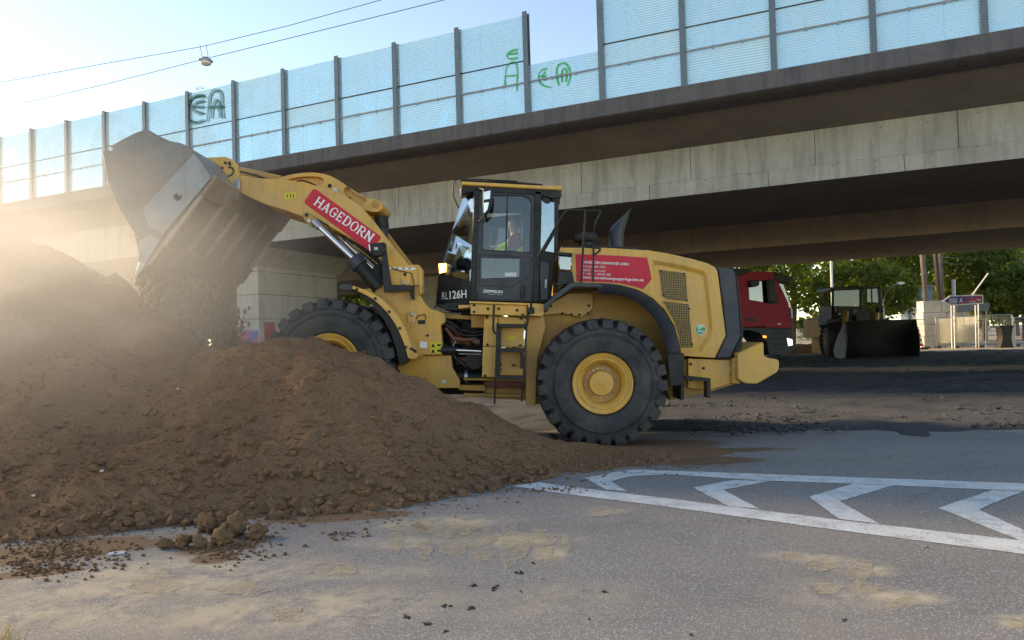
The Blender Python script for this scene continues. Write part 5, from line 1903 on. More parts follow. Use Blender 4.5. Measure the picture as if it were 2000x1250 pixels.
# fluid tank with a sight glass beside the hood
cplate('fluid_cup', [(1090, 498), (1118, 500), (1117, 530), (1091, 528)], .36, .55, glass('sight_glass', (.45, .42, .40), .25), loader, bevel=.02)
cplate('fluid_cup_cap', [(1091, 492), (1118, 494), (1118, 500), (1091, 498)], .35, .56, M_BLK, loader)
cplate('filter_head', [(1092, 529), (1118, 531), (1122, 552), (1086, 560), (1090, 545)], .36, .56, M_BLK, loader, bevel=.01)
# ================================================================== people
def skin_person(name, joints, edges, root, mat, parent, sub=2):
    """joints: {key: (Vector, radius)}; one continuous skinned body"""
    keys = list(joints)
    off = origin_of(parent)
    me = bpy.data.meshes.new(name)
    me.from_pydata([joints[k][0] - off for k in keys], [(keys.index(a), keys.index(b)) for a, b in edges], [])
    o = bpy.data.objects.new(name, me)
    COL.objects.link(o)
    o.modifiers.new('skin', 'SKIN')
    if not me.skin_vertices:
        with bpy.context.temp_override(object=o, active_object=o):
            pass
    for i, k in enumerate(keys):
        r = joints[k][1]
        sv = me.skin_vertices[0].data[i]
        sv.radius = (r, r) if isinstance(r, (int, float)) else r
        sv.use_root = (k == root)
    s = o.modifiers.new('sub', 'SUBSURF')
    s.levels = s.render_levels = sub
    bpy.context.view_layer.update()
    dg = bpy.context.evaluated_depsgraph_get()
    m2 = bpy.data.meshes.new_from_object(o.evaluated_get(dg))
    bpy.data.objects.remove(o)
    m2.name = name
    m2.shade_smooth()
    m2.materials.clear()
    for m_ in (mat if isinstance(mat, list) else [mat]):
        m2.materials.append(m_)
    o2 = bpy.data.objects.new(name, m2)
    COL.objects.link(o2)
    o2.parent = parent
    return o2
M_SKIN = paint('skin', (.46, .27, .19), .55, 0, .08, 8)
M_HAIR = paint('grey_hair', (.16, .13, .11), .8)
M_VESTY = paint('hi_vis_yellow', (.62, .72, .04), .6, 0, .08, 8)
M_SHIRT = paint('red_shirt', (.33, .03, .06), .7, 0, .15, 10)
M_TROU = paint('dark_trousers', (.03, .035, .05), .8)
def operator():
    oy = CO + .77
    hip = L(1008, 508, oy)
    op = thing('person', hip, 'seated loader driver in red shirt and yellow hi-vis vest behind the cab window', 'person')
    def J(u, v, dy=0, r=.05):
        return (L(u, v, oy) + Vector((0, dy, 0)), r)
    j = {'pelvis': J(1010, 503, 0, (.15, .12)), 'waist': J(1012, 492, 0, (.15, .11)), 'chest': J(1010, 474, 0, (.17, .12)), 'neckb': J(1005, 458, 0, .06), 'neck': J(1003, 452, 0, .052),
         'head': J(1001, 440, 0, .085), 'crown': J(1002, 430, 0, .075),
         'shl': J(1008, 463, -.20, .065), 'ell': J(990, 484, -.25, .05), 'wrl': J(964, 487, -.16, .034), 'hal': J(956, 484, -.12, .036),
         'shr': J(1008, 463, .20, .065), 'elr': J(988, 482, .25, .05), 'wrr': J(962, 482, .15, .034), 'har': J(954, 479, .12, .036),
         'hil': J(1006, 508, -.11, .09), 'knl': J(966, 506, -.13, .065), 'anl': J(950, 560, -.13, .045), 'tol': J(935, 568, -.13, .04),
         'hir': J(1006, 508, .11, .09), 'knr': J(966, 506, .13, .065), 'anr': J(950, 560, .13, .045), 'tor': J(935, 568, .13, .04)}
    e = [('pelvis', 'waist'), ('waist', 'chest'), ('chest', 'neckb'), ('neckb', 'neck'), ('neck', 'head'), ('head', 'crown'), ('chest', 'shl'), ('shl', 'ell'), ('ell', 'wrl'), ('wrl', 'hal'), ('chest', 'shr'), ('shr', 'elr'), ('elr', 'wrr'), ('wrr', 'har'),
         ('pelvis', 'hil'), ('hil', 'knl'), ('knl', 'anl'), ('anl', 'tol'), ('pelvis', 'hir'), ('hir', 'knr'), ('knr', 'anr'), ('anr', 'tor')]
    body = skin_person('body', j, e, 'pelvis', [M_SHIRT, M_SKIN, M_TROU, M_VESTY], op)
    zc = j['neckb'][0].z - op.location.z
    zw = j['waist'][0].z - op.location.z - .06
    xw = j['wrl'][0].x - op.location.x + .07
    for p in body.data.polygons:
        c = p.center
        if c.z > zc + .02:
            p.material_index = 1
        elif c.x < xw and c.z > zw - .1:
            p.material_index = 1
        elif c.z < zw:
            p.material_index = 2
        elif abs(c.y) < .17:
            p.material_index = 3 if abs(c.y) > .03 else 0
        elif c.x > j['ell'][0].x - op.location.x + .02 and noise.noise(c * 5) > -2:
            p.material_index = 0
        else:
            p.material_index = 3
    # face: nose, ears, eyes, hair (facing -X)
    h = j['head'][0]
    MB().add([h + Vector(v) for v in ((-.085, -.012, -.012), (-.085, .012, -.012), (-.115, 0, -.02), (-.088, 0, .025))], [(0, 1, 2), (0, 2, 3), (1, 3, 2), (0, 3, 1)]).build('nose', M_SKIN, op)
    for s_ in (-1, 1):
        vs_, fs_ = clod_geom(.010, 3, 1)
        MB().add([h + Vector((-.076, .032 * s_, .022)) + q for q in vs_], fs_).build('eye', M_DARK, op)
        vs_, fs_ = clod_geom(.022, 4, 1)
        MB().add([h + Vector((.005, .083 * s_, 0)) + Vector((q.x, q.y * .4, q.z * 1.3)) for q in vs_], fs_).build('ear', M_SKIN, op)
    vs_, fs_ = clod_geom(1, 9, 2, 1)
    MB().add([h + Vector((.018, 0, .052)) + Vector((q.x * .092, q.y * .088, q.z * .068)) for q in vs_], fs_).build('hair', M_HAIR, op)
    # vest front and back as clothing following the trunk
    vp = [L(u, v, oy) for u, v in ((1000, 460), (1014, 459), (1026, 470), (1029, 490), (1022, 503), (1000, 503), (996, 490), (996, 472))]
    for s_ in (-1, 1):
        mb = MB().prism([p + Vector((0, .165 * s_, 0)) for p in vp], Vector((0, .018 * s_, 0)))
        mb.build('vest', M_VESTY, op, bevel=.008)
    sl = [(1007, 459), (1018, 464), (1020, 478), (1004, 490), (990, 490), (988, 482), (996, 468)]
    mb = MB().prism([L(u, v, oy - .24) for u, v in sl], Vector((0, .05, 0)))
    mb.build('sleeve', M_SHIRT, op, bevel=.02)
    mb = MB().prism([L(u, v, oy - .25) for u, v in ((988, 476), (994, 480), (988, 490), (968, 491), (965, 486))], Vector((0, .05, 0)))
    mb.build('sleeve', M_VESTY, op, bevel=.015)
operator()
# ================================================================== overhead cables and hanging lamp
M_CABLE = paint('cable', (.10, .10, .11), .6)
def cable(px, z, label):
    P = [onZ(u, v, z) for u, v in px]
    P = [P[0] + (P[0] - P[1]) * 1.5] + P + [P[-1] + (P[-1] - P[-2]) * 1.5]
    o = MB().tube(P, .007, 6).build('overhead_cable', M_CABLE)
    return tag(o, label, 'cable', 'cables over the street')
cable([(0, 161), (200, 125), (395, 91), (560, 51), (740, 1)], 8.3, 'upper thin cable spanning the sky, from which the lamp hangs')
cable([(0, 212), (200, 166), (400, 115), (600, 66), (862, 1)], 7.7, 'lower thin cable spanning the sky, crossing behind the hanging lamp')
def street_lamp():
    c = onZ(402, 121, 7.55)
    root = thing('hanging_street_lamp', c + Vector((0, 0, -.1)), 'small grey street lamp hanging from the cables in the sky', 'street lamp')
    MB().box(c + Vector((0, 0, .03)), (.24, .2, .05)).build('lamp_housing', M_GALV, root, bevel=.01)
    MB().box(c + Vector((0, 0, .075)), (.11, .10, .05)).build('ballast', M_POST, root, bevel=.008)
    MB().lathe([(.115, 0), (.12, -.01), (.10, -.05), (.05, -.075), (0, -.08)], c, (0, 0, 1), 20).build('lamp_glass', paint('lamp_diffuser', (.75, .70, .66), .3), root)
    for d in (-.07, .06):
        MB().tube([c + Vector((d, 0, .06)), c + Vector((d - .05, 0, .38))], .006, 6).build('hanger', M_CABLE, root)
street_lamp()

# ================================================================== trees
def leaf_mat(name, a, b, tr=.5):
    m, t, bs = nmat(name)
    out = t.nodes['Material Output']
    tc = N(t, 'ShaderNodeTexCoord').outputs['Object']
    n1 = noise_n(t, tc, .55, 4, .6)
    n2 = noise_n(t, tc, 6, 3, .6)
    k = mathn(t, 'ADD', mathn(t, 'MULTIPLY', n1, .6), mathn(t, 'MULTIPLY', n2, .4))
    c = mixc(t, ramp(t, k, .36, .64), a, b)
    t.links.new(c, bs.inputs['Base Color'])
    bs.inputs['Roughness'].default_value = .6
    tl = N(t, 'ShaderNodeBsdfTranslucent')
    c2 = mixc(t, .6, c, (.42, .48, .04))
    t.links.new(c2, tl.inputs[0])
    mx = N(t, 'ShaderNodeMixShader')
    mx.inputs[0].default_value = tr
    t.links.new(bs.outputs[0], mx.inputs[1])
    t.links.new(tl.outputs[0], mx.inputs[2])
    t.links.new(mx.outputs[0], out.inputs[0])
    return m
LEAF = [leaf_mat('leaf_mid', (.075, .125, .022), (.21, .28, .045)), leaf_mat('leaf_dark', (.028, .055, .016), (.075, .120, .028)), leaf_mat('leaf_sunlit', (.20, .20, .025), (.42, .36, .04), .6)]  # the yellow leaf copy has sunlight put into its colour
M_BARK = paint('bark', (.11, .085, .06), .9, 0, .3, 3, bump=.6, bscale=14)
def leaves(mb, rnd, c, rx, ry, rz, n, size):
    ncl = max(8, n // 45)
    for _ in range(ncl):
        while True:
            d = Vector((rnd.uniform(-1, 1), rnd.uniform(-1, 1), rnd.uniform(-1, 1)))
            if d.length < 1:
                break
        d = d.normalized() * (d.length ** .45)
        bump_ = 1 + .22 * noise.noise(d * 2.2 + c)
        cc = c + Vector((d.x * rx, d.y * ry, d.z * rz)) * bump_
        cr = rnd.uniform(.35, .75) * min(rx, rz) * .26
        for _ in range(n // ncl):
            p = cc + Vector((rnd.gauss(0, cr), rnd.gauss(0, cr), rnd.gauss(0, cr * .7)))
            s = size * rnd.uniform(.6, 1.3)
            a = Vector((rnd.gauss(0, 1), rnd.gauss(0, 1), rnd.gauss(0, .6))).normalized()
            b = a.cross(Vector((rnd.gauss(0, 1), rnd.gauss(0, 1), rnd.gauss(0, 1)))).normalized()
            i = len(mb.v)
            mb.v += [p + a * s, p + b * s * .55, p - a * s, p - b * s * .55]
            mb.f.append((i, i + 1, i + 2, i + 3))
def tree(u, Y, h, r, mat, n, label, seed, base=.28, group='trees beyond the bridge'):
    rnd = random.Random(seed)
    p = onY(u, 640, Y)
    p.z = 0
    root = thing('leafy_tree', p, label, 'tree', group)
    mb = MB()
    top = p + Vector((rnd.uniform(-.4, .4), 0, h * .7))
    mb.tube([p, p.lerp(top, .4) + Vector((rnd.uniform(-.2, .2), 0, 0)), top], [h * .028, h * .02, h * .006], 8)
    for k in range(7):
        t = rnd.uniform(.3, .75)
        s = p.lerp(top, t)
        e = s + Vector((rnd.uniform(-1, 1) * r * .7, rnd.uniform(-1, 1) * r * .7, rnd.uniform(.1, .28) * h))
        mb.tube([s, s.lerp(e, .5) + Vector((0, 0, .15)), e], [h * .010, h * .007, h * .003], 6)
    mb.build('trunk', M_BARK, root)
    mb = MB()
    ch = h * (1 - base) / 2
    leaves(mb, rnd, p + Vector((0, 0, h - ch)), r, r * .9, ch, int(n * 1.7), .0036 * Y)
    mb.build('crown', mat, root, recalc=False, smooth=0)
for a in [(1420, 60, 13, 4.6, LEAF[0], 4200, 'mid green leafy tree standing just behind the red truck cab', 1),
          (1545, 58, 12, 4.0, LEAF[0], 4200, 'bright mid green tree between the red truck and the far loader', 2),
          (1640, 66, 15, 4.8, LEAF[0], 4600, 'green tree rising right behind the far dark loader', 3),
          (1722, 62, 14, 4.2, LEAF[1], 4600, 'dark green tree behind the curved street lamp', 4),
          (1778, 70, 16, 3.4, LEAF[1], 3600, 'dark slender tree left of the two wooden poles', 5),
          (1690, 56, 6.5, 3.6, LEAF[1], 3200, 'low dark bushy tree below the curved street lamp', 6),
          (1850, 76, 6.6, 2.6, LEAF[2], 2200, 'small yellow green tree between the poles and the church', 7),
          (1922, 64, 9.2, 3.4, LEAF[1], 3800, 'dark green tree behind the blue arrow sign', 8),
          (1985, 80, 12.5, 4.8, LEAF[2], 4200, 'tall sunlit yellow green tree at the right edge', 9),
          (2000, 60, 6.0, 3.0, LEAF[1], 2800, 'low dark tree behind the mesh fence at the right edge', 10),
          (455, 46, 7.5, 2.6, LEAF[2], 2600, 'sunlit bush-like tree left of the graffiti pier', 11),
          (610, 60, 9, 4.2, LEAF[0], 2800, 'green tree far behind the front tyre of the loader', 12),
          (720, 62, 7, 4.2, LEAF[0], 3000, 'green tree seen through the gap above the front tyre', 13),
          (840, 64, 7, 4.4, LEAF[0], 3000, 'green tree far behind the lift tower under the bridge', 14),
          (990, 64, 6.2, 4.2, LEAF[1], 2400, 'dark green tree far behind the cab of the loader', 15),
          (1120, 66, 6.2, 4.2, LEAF[1], 2400, 'dark green tree far behind the hood of the loader', 16),
          (1250, 64, 6.2, 4.2, LEAF[0], 2400, 'green tree hidden mostly by the rear of the loader', 17)]:
    tree(*a)
def hedge():
    rnd = random.Random(77)
    mb = MB()
    for k in range(150):
        x = -150 + k * 2.4
        y = 98 + rnd.uniform(-6, 6)
        hh = 7.5 + 2.5 * noise.noise(Vector((x * .06, 0, 0))) + (-2.2 if 52 < x < 62 else 0)
        leaves(mb, rnd, Vector((x, y, hh * .5)), 2.6, 2, hh * .55, 260, .5)
    o = mb.build('distant_wood', LEAF[1], base=(0, 0, 0), recalc=False, smooth=0)
    tag(o, 'distant belt of dark green trees along the horizon', 'wood', kind='stuff')
hedge()

# ================================================================== red truck
YT = 29.5
def T(u, v, o=0.0):
    return onY(u, v, YT + o)
def bplate(name, px, Y0, dep, mat, parent, bevel=.02, smooth=35):
    return MB().prism([onY(u, v, Y0) for u, v in px], YDIR * dep).build(name, mat, parent, bevel=bevel, smooth=smooth)
def truck():
    base = T(1470, 714)
    base.z = 0
    rt = thing('tipper_truck', base, 'red heavy truck with dark grey bumper parked behind the loader', 'truck')
    red = paint('truck_red', (.30, .008, .022), .45, 0, .06, 2, spec=.25)
    grey = paint('truck_grey', (.024, .028, .036), .55, 0, .15, 3)
    gl = glass('truck_glass', (.30, .36, .38), .12)
    cabp = [(1405, 640), (1405, 560), (1440, 541), (1468, 529), (1512, 532), (1521, 552), (1540, 592), (1547, 636), (1547, 641), (1446, 639)]
    win = [(1461, 551), (1500, 547), (1512, 556), (1519, 594), (1504, 593), (1463, 586)]
    MB().prism_holes([T(u, v) for u, v in cabp], [[T(u, v) for u, v in win]], YDIR * 2.45, depth=.1).build('cab', red, rt, bevel=.03)
    bplate('side_window', win, YT + .05, .02, gl, rt, 0)
    bplate('window_frame', [(1498, 546), (1512, 552), (1521, 594), (1505, 594), (1501, 570)], YT - .02, .05, M_BLK, rt, .01)
    bplate('mirror', [(1499, 545), (1512, 546), (1515, 556), (1514, 590), (1502, 592)], YT - .32, .18, M_BLK, rt, .05)
    bplate('kerb_mirror', smooth_px([(1464, 552), (1468, 547), (1480, 547), (1484, 553), (1480, 559), (1468, 559)], 2), YT - .25, .15, M_BLK, rt, .03)
    bplate('windscreen', [(1522, 553), (1530, 556), (1543, 592), (1548, 612), (1542, 612), (1534, 590)], YT + .12, 2.2, gl, rt, 0)
    bplate('sun_visor', [(1510, 531), (1522, 532), (1543, 543), (1544, 553), (1520, 552), (1513, 544)], YT - .03, 2.5, M_BLK, rt, .03)
    bplate('air_intake', [(1425, 523), (1463, 525), (1465, 539), (1442, 541), (1425, 541)], YT + .1, 2.2, M_BLK, rt, .03)
    bplate('lower_cab', [(1446, 639), (1547, 641), (1551, 664), (1552, 682), (1540, 694), (1502, 694), (1497, 668), (1482, 650), (1460, 645), (1447, 648)], YT - .04, 2.53, grey, rt, .03)
    for k, v in enumerate((650, 660, 671)):
        bplate('step_slot', [(1508, v), (1536, v + .5), (1536, v + 3), (1508, v + 2.5)], YT - .06, .03, M_BLK, rt, 0)
    bplate('headlight', [(1537, 660), (1548, 663), (1549, 674), (1540, 676)], YT - .06, .4, emit('truck_headlight', (.95, .97, 1), .22), rt, .02)
    bplate('indicator', [(1490, 655), (1497, 656), (1497, 660), (1491, 660)], YT - .07, .05, emit('truck_indicator', (1, .35, .05), .3), rt, 0)
    bplate('door_handle', smooth_px([(1457, 624), (1465, 620), (1476, 624), (1475, 628), (1460, 628)], 2), YT - .015, .03, M_BLK, rt, 0)
    bplate('badge', [(1519, 631), (1526, 631.5), (1526, 634), (1519, 634)], YT - .008, .01, M_WHITEG, rt, 0)
    bplate('cowl_highlight', [(1544, 600), (1548, 603), (1549, 622), (1546, 622)], YT - .01, .3, M_WHITEG, rt, .01)  # pale strip stands in for a sun glint on the cab front
    c = T(1468, 690, .05)
    c.z = .52
    for yy in (0, 2.1):
        w_ = MB().lathe([(.2, .05), (.28, .0), (.34, .02), (.50, .0), (.52, .06), (.52, .26), (.46, .32)], c + YDIR * yy, YDIR, 32)
        w_.build('wheel', M_TYRE, rt)
        MB().lathe([(.0, .03), (.10, .03), (.12, .10), (.27, .06), (.28, .01)], c + YDIR * yy, YDIR, 24).build('rim', M_STEEL, rt)
    bplate('chassis', [(1250, 668), (1450, 668), (1450, 682), (1250, 682)], YT + .8, .9, M_BLK, rt, 0)
    bplate('tipper_body', [(1230, 560), (1400, 560), (1400, 662), (1240, 662)], YT + .05, 2.4, grey, rt, .03)
    for uu in (1290, 1350):
        c2 = T(uu, 690, .05)
        c2.z = .52
        for yy in (0, 2.0):
            MB().lathe([(.2, .05), (.28, .0), (.50, .0), (.52, .06), (.52, .3), (.2, .36)], c2 + YDIR * yy, YDIR, 24).build('wheel', M_TYRE, rt)
truck()

# ================================================================== far loader in the shade
def far_loader():
    b = onY(1700, 700, 36)
    b.z = 0
    rt = thing('wheel_loader', b, 'dark wheel loader in the bridge shade with its bucket resting on the ground', 'wheel loader')
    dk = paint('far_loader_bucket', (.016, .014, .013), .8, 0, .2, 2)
    yl = M_YELD
    # bucket: curved trough opening towards us
    Yb = 34.6
    z0 = .03
    A0, A1 = onY(1650, 698, Yb - .9), onY(1794, 693, Yb - .9)
    x0, x1 = A0.x, A1.x
    t0, t1 = onY(1648, 628, Yb + .5), onY(1783, 627, Yb + .5)
    zt = t0.z
    mb = MB()
    prof = [(-.9, .02), (-.4, .04), (.1, .10), (.45, .35), (.60, .75), (.52, 1.2), (.30, zt)]
    n_ = len(prof)
    for (xa, sh) in ((x0, t0.x - x0), (x1, t1.x - x1)):
        for y, z in prof:
            mb.v.append(Vector((xa + sh * z / zt, Yb + y, z)))
    for i in range(n_ - 1):
        mb.f.append((i, i + 1, n_ + i + 1, n_ + i))
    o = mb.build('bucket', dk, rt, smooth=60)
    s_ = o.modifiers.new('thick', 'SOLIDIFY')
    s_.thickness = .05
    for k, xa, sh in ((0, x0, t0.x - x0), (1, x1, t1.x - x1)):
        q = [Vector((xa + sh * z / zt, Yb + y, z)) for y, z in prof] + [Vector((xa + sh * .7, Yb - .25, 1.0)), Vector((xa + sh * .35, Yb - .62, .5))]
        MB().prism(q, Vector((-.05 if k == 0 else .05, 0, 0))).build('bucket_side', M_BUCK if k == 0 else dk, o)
    MB().box(((x0 + x1) / 2, Yb - .95, .03), (x1 - x0 + .1, .2, .05)).build('cutting_edge', dk, o)
    # wheels
    for (u, Y) in ((1625, 36.4), (1735, 36.4), (1622, 39.6), (1722, 39.6)):
        c = onY(u, 664, Y)
        c.z = .87
        wv = MB().lathe([(.38, -.30), (.60, -.34), (.80, -.28), (.87, -.15), (.87, .15), (.80, .28), (.60, .34), (.38, .30)], c, (1, -.22, 0), 32)
        for k in range(22):
            a = 2 * math.pi * k / 22
            wv.box(c + Vector((0, math.cos(a) * .85, math.sin(a) * .85)), (.5, .12, .12), Matrix.Rotation(-.22, 3, 'Z') @ Matrix.Rotation(a, 3, 'X'))
        wo = wv.build('wheel', M_TYRE, rt)
        MB().lathe([(.0, -.2), (.14, -.2), (.2, -.12), (.36, -.2), (.38, -.3)], c, (1, -.22, 0), 24).build('rim', yl, wo)
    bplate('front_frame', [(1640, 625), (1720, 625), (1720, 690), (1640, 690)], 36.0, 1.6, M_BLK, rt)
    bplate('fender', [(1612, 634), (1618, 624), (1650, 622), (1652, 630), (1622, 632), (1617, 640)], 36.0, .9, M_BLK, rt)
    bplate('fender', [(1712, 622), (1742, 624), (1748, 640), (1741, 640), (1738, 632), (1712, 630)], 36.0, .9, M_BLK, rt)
    # boom arms and lever
    for u in (1652, 1712):
        MB().tube([onY(u, 610, 37), onY(u - 2, 628, 35.9), onY(u, 655, 35.3)], [.14, .16, .14], 8).build('boom_arm', M_YELD, rt)
    bplate('bellcrank', [(1676, 602), (1696, 602), (1700, 625), (1690, 640), (1678, 640), (1672, 622)], 35.8, .5, M_BLK, rt)
    bplate('mark_plate', [(1638, 606), (1643, 606), (1643, 615), (1638, 615)], 36.9, .03, M_WHITEG, rt, 0)
    for (u, v) in ((1638, 605), (1718, 605)):
        c = onY(u, v, 36.6)
        MB().box(c, (.28, .22, .3)).build('work_lamp', M_BLK, rt, bevel=.03)
    # cab
    cb = subroot('cab', rt)
    Yc = 37.6
    bplate('cab_roof', [(1622, 561), (1686, 558), (1688, 565), (1622, 568)], Yc - .1, 1.8, M_BLK, cb)
    for (u0, u1) in ((1625, 1629), (1679, 1683)):
        for yy in (0, 1.5):
            bplate('pillar', [(u0, 566), (u1, 566), (u1, 612), (u0, 612)], Yc + yy, .08, M_BLK, cb, 0)
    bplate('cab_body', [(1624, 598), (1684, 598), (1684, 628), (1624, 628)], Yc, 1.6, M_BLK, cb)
    bplate('cab_glass', [(1629, 567), (1679, 566), (1679, 600), (1629, 600)], Yc + .02, .01, glass('far_cab_glass', (.30, .36, .34), .03), cb, 0)
    bplate('seat', smooth_px([(1648, 604), (1650, 585), (1654, 574), (1660, 574), (1664, 586), (1668, 604)], 2), Yc + .7, .25, M_DARK, cb)
    bplate('cab_curtain', [(1679, 568), (1684, 566), (1685, 596), (1680, 597)], Yc + .1, .05, paint('pale_blue_sheet', (.35, .5, .52), .5), cb, 0)
    MB().prism_holes([onY(u, v, Yc - .2) for u, v in ((1689, 563), (1692, 560), (1716, 560), (1719, 563), (1721, 592), (1719, 595), (1690, 594))], [[onY(u, v, Yc - .2) for u, v in ((1692, 564), (1715, 564), (1717, 591), (1692, 590))]], Vector((.1, .06, 0))).build('open_door', M_BLK, cb)
    bplate('door_glass', [(1692, 564), (1715, 564), (1717, 591), (1692, 590)], Yc - .16, .01, glass('far_door_glass', (.34, .42, .40), .03), cb, 0)
    bplate('door_bar', [(1702, 564), (1703.5, 564), (1704.5, 590), (1703, 590)], Yc - .2, .05, M_BLK, cb, 0)
    bplate('mirror', [(1610, 572), (1615, 571), (1616, 585), (1611, 586)], Yc - .2, .1, M_BLK, cb)
    MB().tube([onY(1613, 573, Yc - .15), onY(1624, 566, Yc)], .03, 6).build('mirror_arm', M_BLK, cb)
    # hood, sunlit flank at the left
    bplate('hood', [(1603, 624), (1640, 612), (1690, 612), (1700, 660), (1604, 660)], 39.2, 2.4, yl, rt, .05)
    bplate('counterweight', [(1601, 648), (1700, 648), (1700, 688), (1603, 691)], 40.4, 1.2, yl, rt, .05)
    for u in (1602, 1608):
        MB().tube([onY(u, 588, 39.4), onY(u + 2, 612, 39.4), onY(u + 2, 640, 39.4)], .035, 6).build('hand_rail', M_YELD, rt)
    MB().tube([onY(1602, 590, 39.4), onY(1616, 603, 39.4), onY(1616, 640, 39.4)], .03, 6).build('hand_rail', M_BLK, rt)
far_loader()

# ================================================================== yard beyond the bridge
M_WHT = paint('white_paint', (.82, .80, .76), .5, 0, .06, 3)
M_TARP = paint('cream_tarp', (.86, .82, .70), .7, 0, .05, 1.5, (.6, .55, .42), .2, 2)
_t = M_TARP.node_tree
_tl = N(_t, 'ShaderNodeBsdfTranslucent')
_tl.inputs[0].default_value = (.92, .86, .68, 1)
_mx = N(_t, 'ShaderNodeMixShader')
_mx.inputs[0].default_value = .7
_t.links.new(_t.nodes['Principled BSDF'].outputs[0], _mx.inputs[1])
_t.links.new(_tl.outputs[0], _mx.inputs[2])
_t.links.new(_mx.outputs[0], _t.nodes['Material Output'].inputs[0])
M_WOOD = paint('pole_wood', (.17, .135, .105), .85, 0, .2, 3)
M_WOODD = paint('pole_wood_dark', (.07, .058, .05), .85, 0, .2, 3)
def grounded(u, Y):
    p = onY(u, 640, Y)
    p.z = 0
    return p
def post_thing(name, u0, v0, u1, v1, Y, r, mat, label, cat, ground=True):
    a, b = onY(u0, v0, Y), onY(u1, v1, Y)
    if ground:
        d = (b - a)
        b = a + d * ((0 - a.z) / d.z)
    o = MB().tube([b, a], r, 10).build(name, mat)
    return tag(o, label, cat)
post_thing('wooden_pole', 1798, 455, 1809, 593, 50, .17, M_WOOD, 'pale weathered wooden pole standing left of the darker one', 'pole')
post_thing('wooden_pole', 1824, 455, 1835, 589, 50, .16, M_WOODD, 'dark brown wooden pole standing between two paler poles', 'pole')
post_thing('wooden_pole', 1833, 455, 1842, 589, 50.6, .12, M_WOOD, 'thin pale pole touching the right side of the dark pole', 'pole')
post_thing('steel_mast', 1622, 470, 1626, 597, 52, .085, M_WHT, 'white steel mast rising behind the far loader cab', 'mast')
post_thing('grey_post', 1862, 546, 1863, 580, 52, .13, M_GALV, 'short thick grey post behind the blue arrow sign', 'post')
def bent_lamp():
    rt = thing('street_lamp', grounded(1727, 53), 'curved arm street lamp with pale head right of the far loader', 'street lamp')
    g = grounded(1727, 53)
    P = [g, onY(1727, 616, 53), onY(1724, 590, 53), onY(1728, 576, 53), onY(1736, 565, 53), onY(1746, 557, 53), onY(1755, 554, 53)]
    MB().tube(P, [.08, .07, .055, .05, .05, .045, .045], 8).build('mast', M_GALV, rt)
    MB().prism([onY(u, v, 53) for u, v in smooth_px([(1752, 553), (1758, 550), (1766, 551), (1767, 554), (1757, 556)], 2)], YDIR * .25).build('lamp_head', M_WHT, rt, bevel=.02)
bent_lamp()
o = MB().tube([onY(1897, 579, 46.4), onY(1930, 534, 46.4)], .045, 8)
o = o.build('barrier_boom', M_WHT)
tag(o, 'slanted white barrier boom rising above the blue arrow sign', 'barrier boom')
# blocks
M_BLOCK = concrete('pale_block_concrete', (.66, .62, .54), .2)
def blocks():
    rt = thing('block_wall', grounded(1840, 47.5), 'stacked pale concrete blocks behind the tarpaulin fence', 'block wall')
    xs0 = onY(1804, 640, 47.5).x
    z = 0
    for row in range(4):
        h = .78
        ln = 1.55 if row < 3 else 1.2
        for k in range(2 if row < 2 else 2):
            x = xs0 + k * (ln + .02) + (.04 * (row % 2))
            MB().box((x + ln / 2, 47.9, z + h / 2), (ln, .8, h - .02)).build('concrete_block', M_BLOCK, rt, bevel=.03)
        z += h
blocks()
# fences
def fence(u0, u1, Y, vt, label, sheet=None, n=14, parentless=True):
    a, b = grounded(u0, Y), grounded(u1, Y)
    zt = onY((u0 + u1) / 2, vt, Y).z
    rt = thing('site_fence', (a + b) / 2, label, 'fence', 'site fences in the yard')
    for p in (a, b):
        MB().tube([p + Vector((0, 0, .05)), p + Vector((0, 0, zt))], .028, 8).build('fence_post', M_GALV, rt)
        MB().box(p + Vector((0, 0, .07)), (.25, .6, .14)).build('foot_block', M_FASCIA, rt, bevel=.02)
    for z in (.2, zt):
        MB().tube([a + Vector((0, 0, z)), b + Vector((0, 0, z))], .024, 8).build('fence_rail', M_GALV, rt)
    mb = MB()
    for k in range(1, n):
        p = a.lerp(b, k / n)
        mb.tube([p + Vector((0, 0, .2)), p + Vector((0, 0, zt))], .010, 4, cap=False)
    for k in range(1, 7):
        z = .2 + (zt - .2) * k / 7
        mb.tube([a + Vector((0, .02, z)), b + Vector((0, .02, z))], .010, 4, cap=False)
    o = mb.build('wire_mesh', M_GALV, rt)
    o['kind'] = 'stuff'
    if sheet:
        mb = MB()
        k = 12
        for j in range(7):
            for i in range(k + 1):
                p = a.lerp(b, .03 + .94 * i / k) + Vector((0, -.05 + .03 * noise.noise(Vector((i * .9, j * .8, u0))), .35 + (zt - .4) * j / 6))
                mb.v.append(p)
        for j in range(6):
            for i in range(k):
                q = j * (k + 1) + i
                mb.f.append((q, q + 1, q + k + 2, q + k + 1))
        mb.build('tarpaulin', sheet, rt, recalc=False, smooth=80)
fence(1777, 1806, 46.5, 624, 'open mesh site fence left of the concrete blocks')
fence(1828, 1858, 46.2, 620, 'narrow site fence hung with cream tarpaulin, left of the lattice post', M_TARP)
fence(1863, 1909, 45.6, 617, 'wide site fence hung with cream tarpaulin between the lattice posts', M_TARP)
fence(1912, 1978, 45.2, 615, 'open mesh site fence right of the tarpaulin panels', n=22)
fence(1981, 2060, 46.0, 619, 'open mesh site fence at the right edge behind the black bin', n=24)
fence(1556, 1602, 50, 642, 'low green tinted mesh fence between the truck and the far loader', n=16)
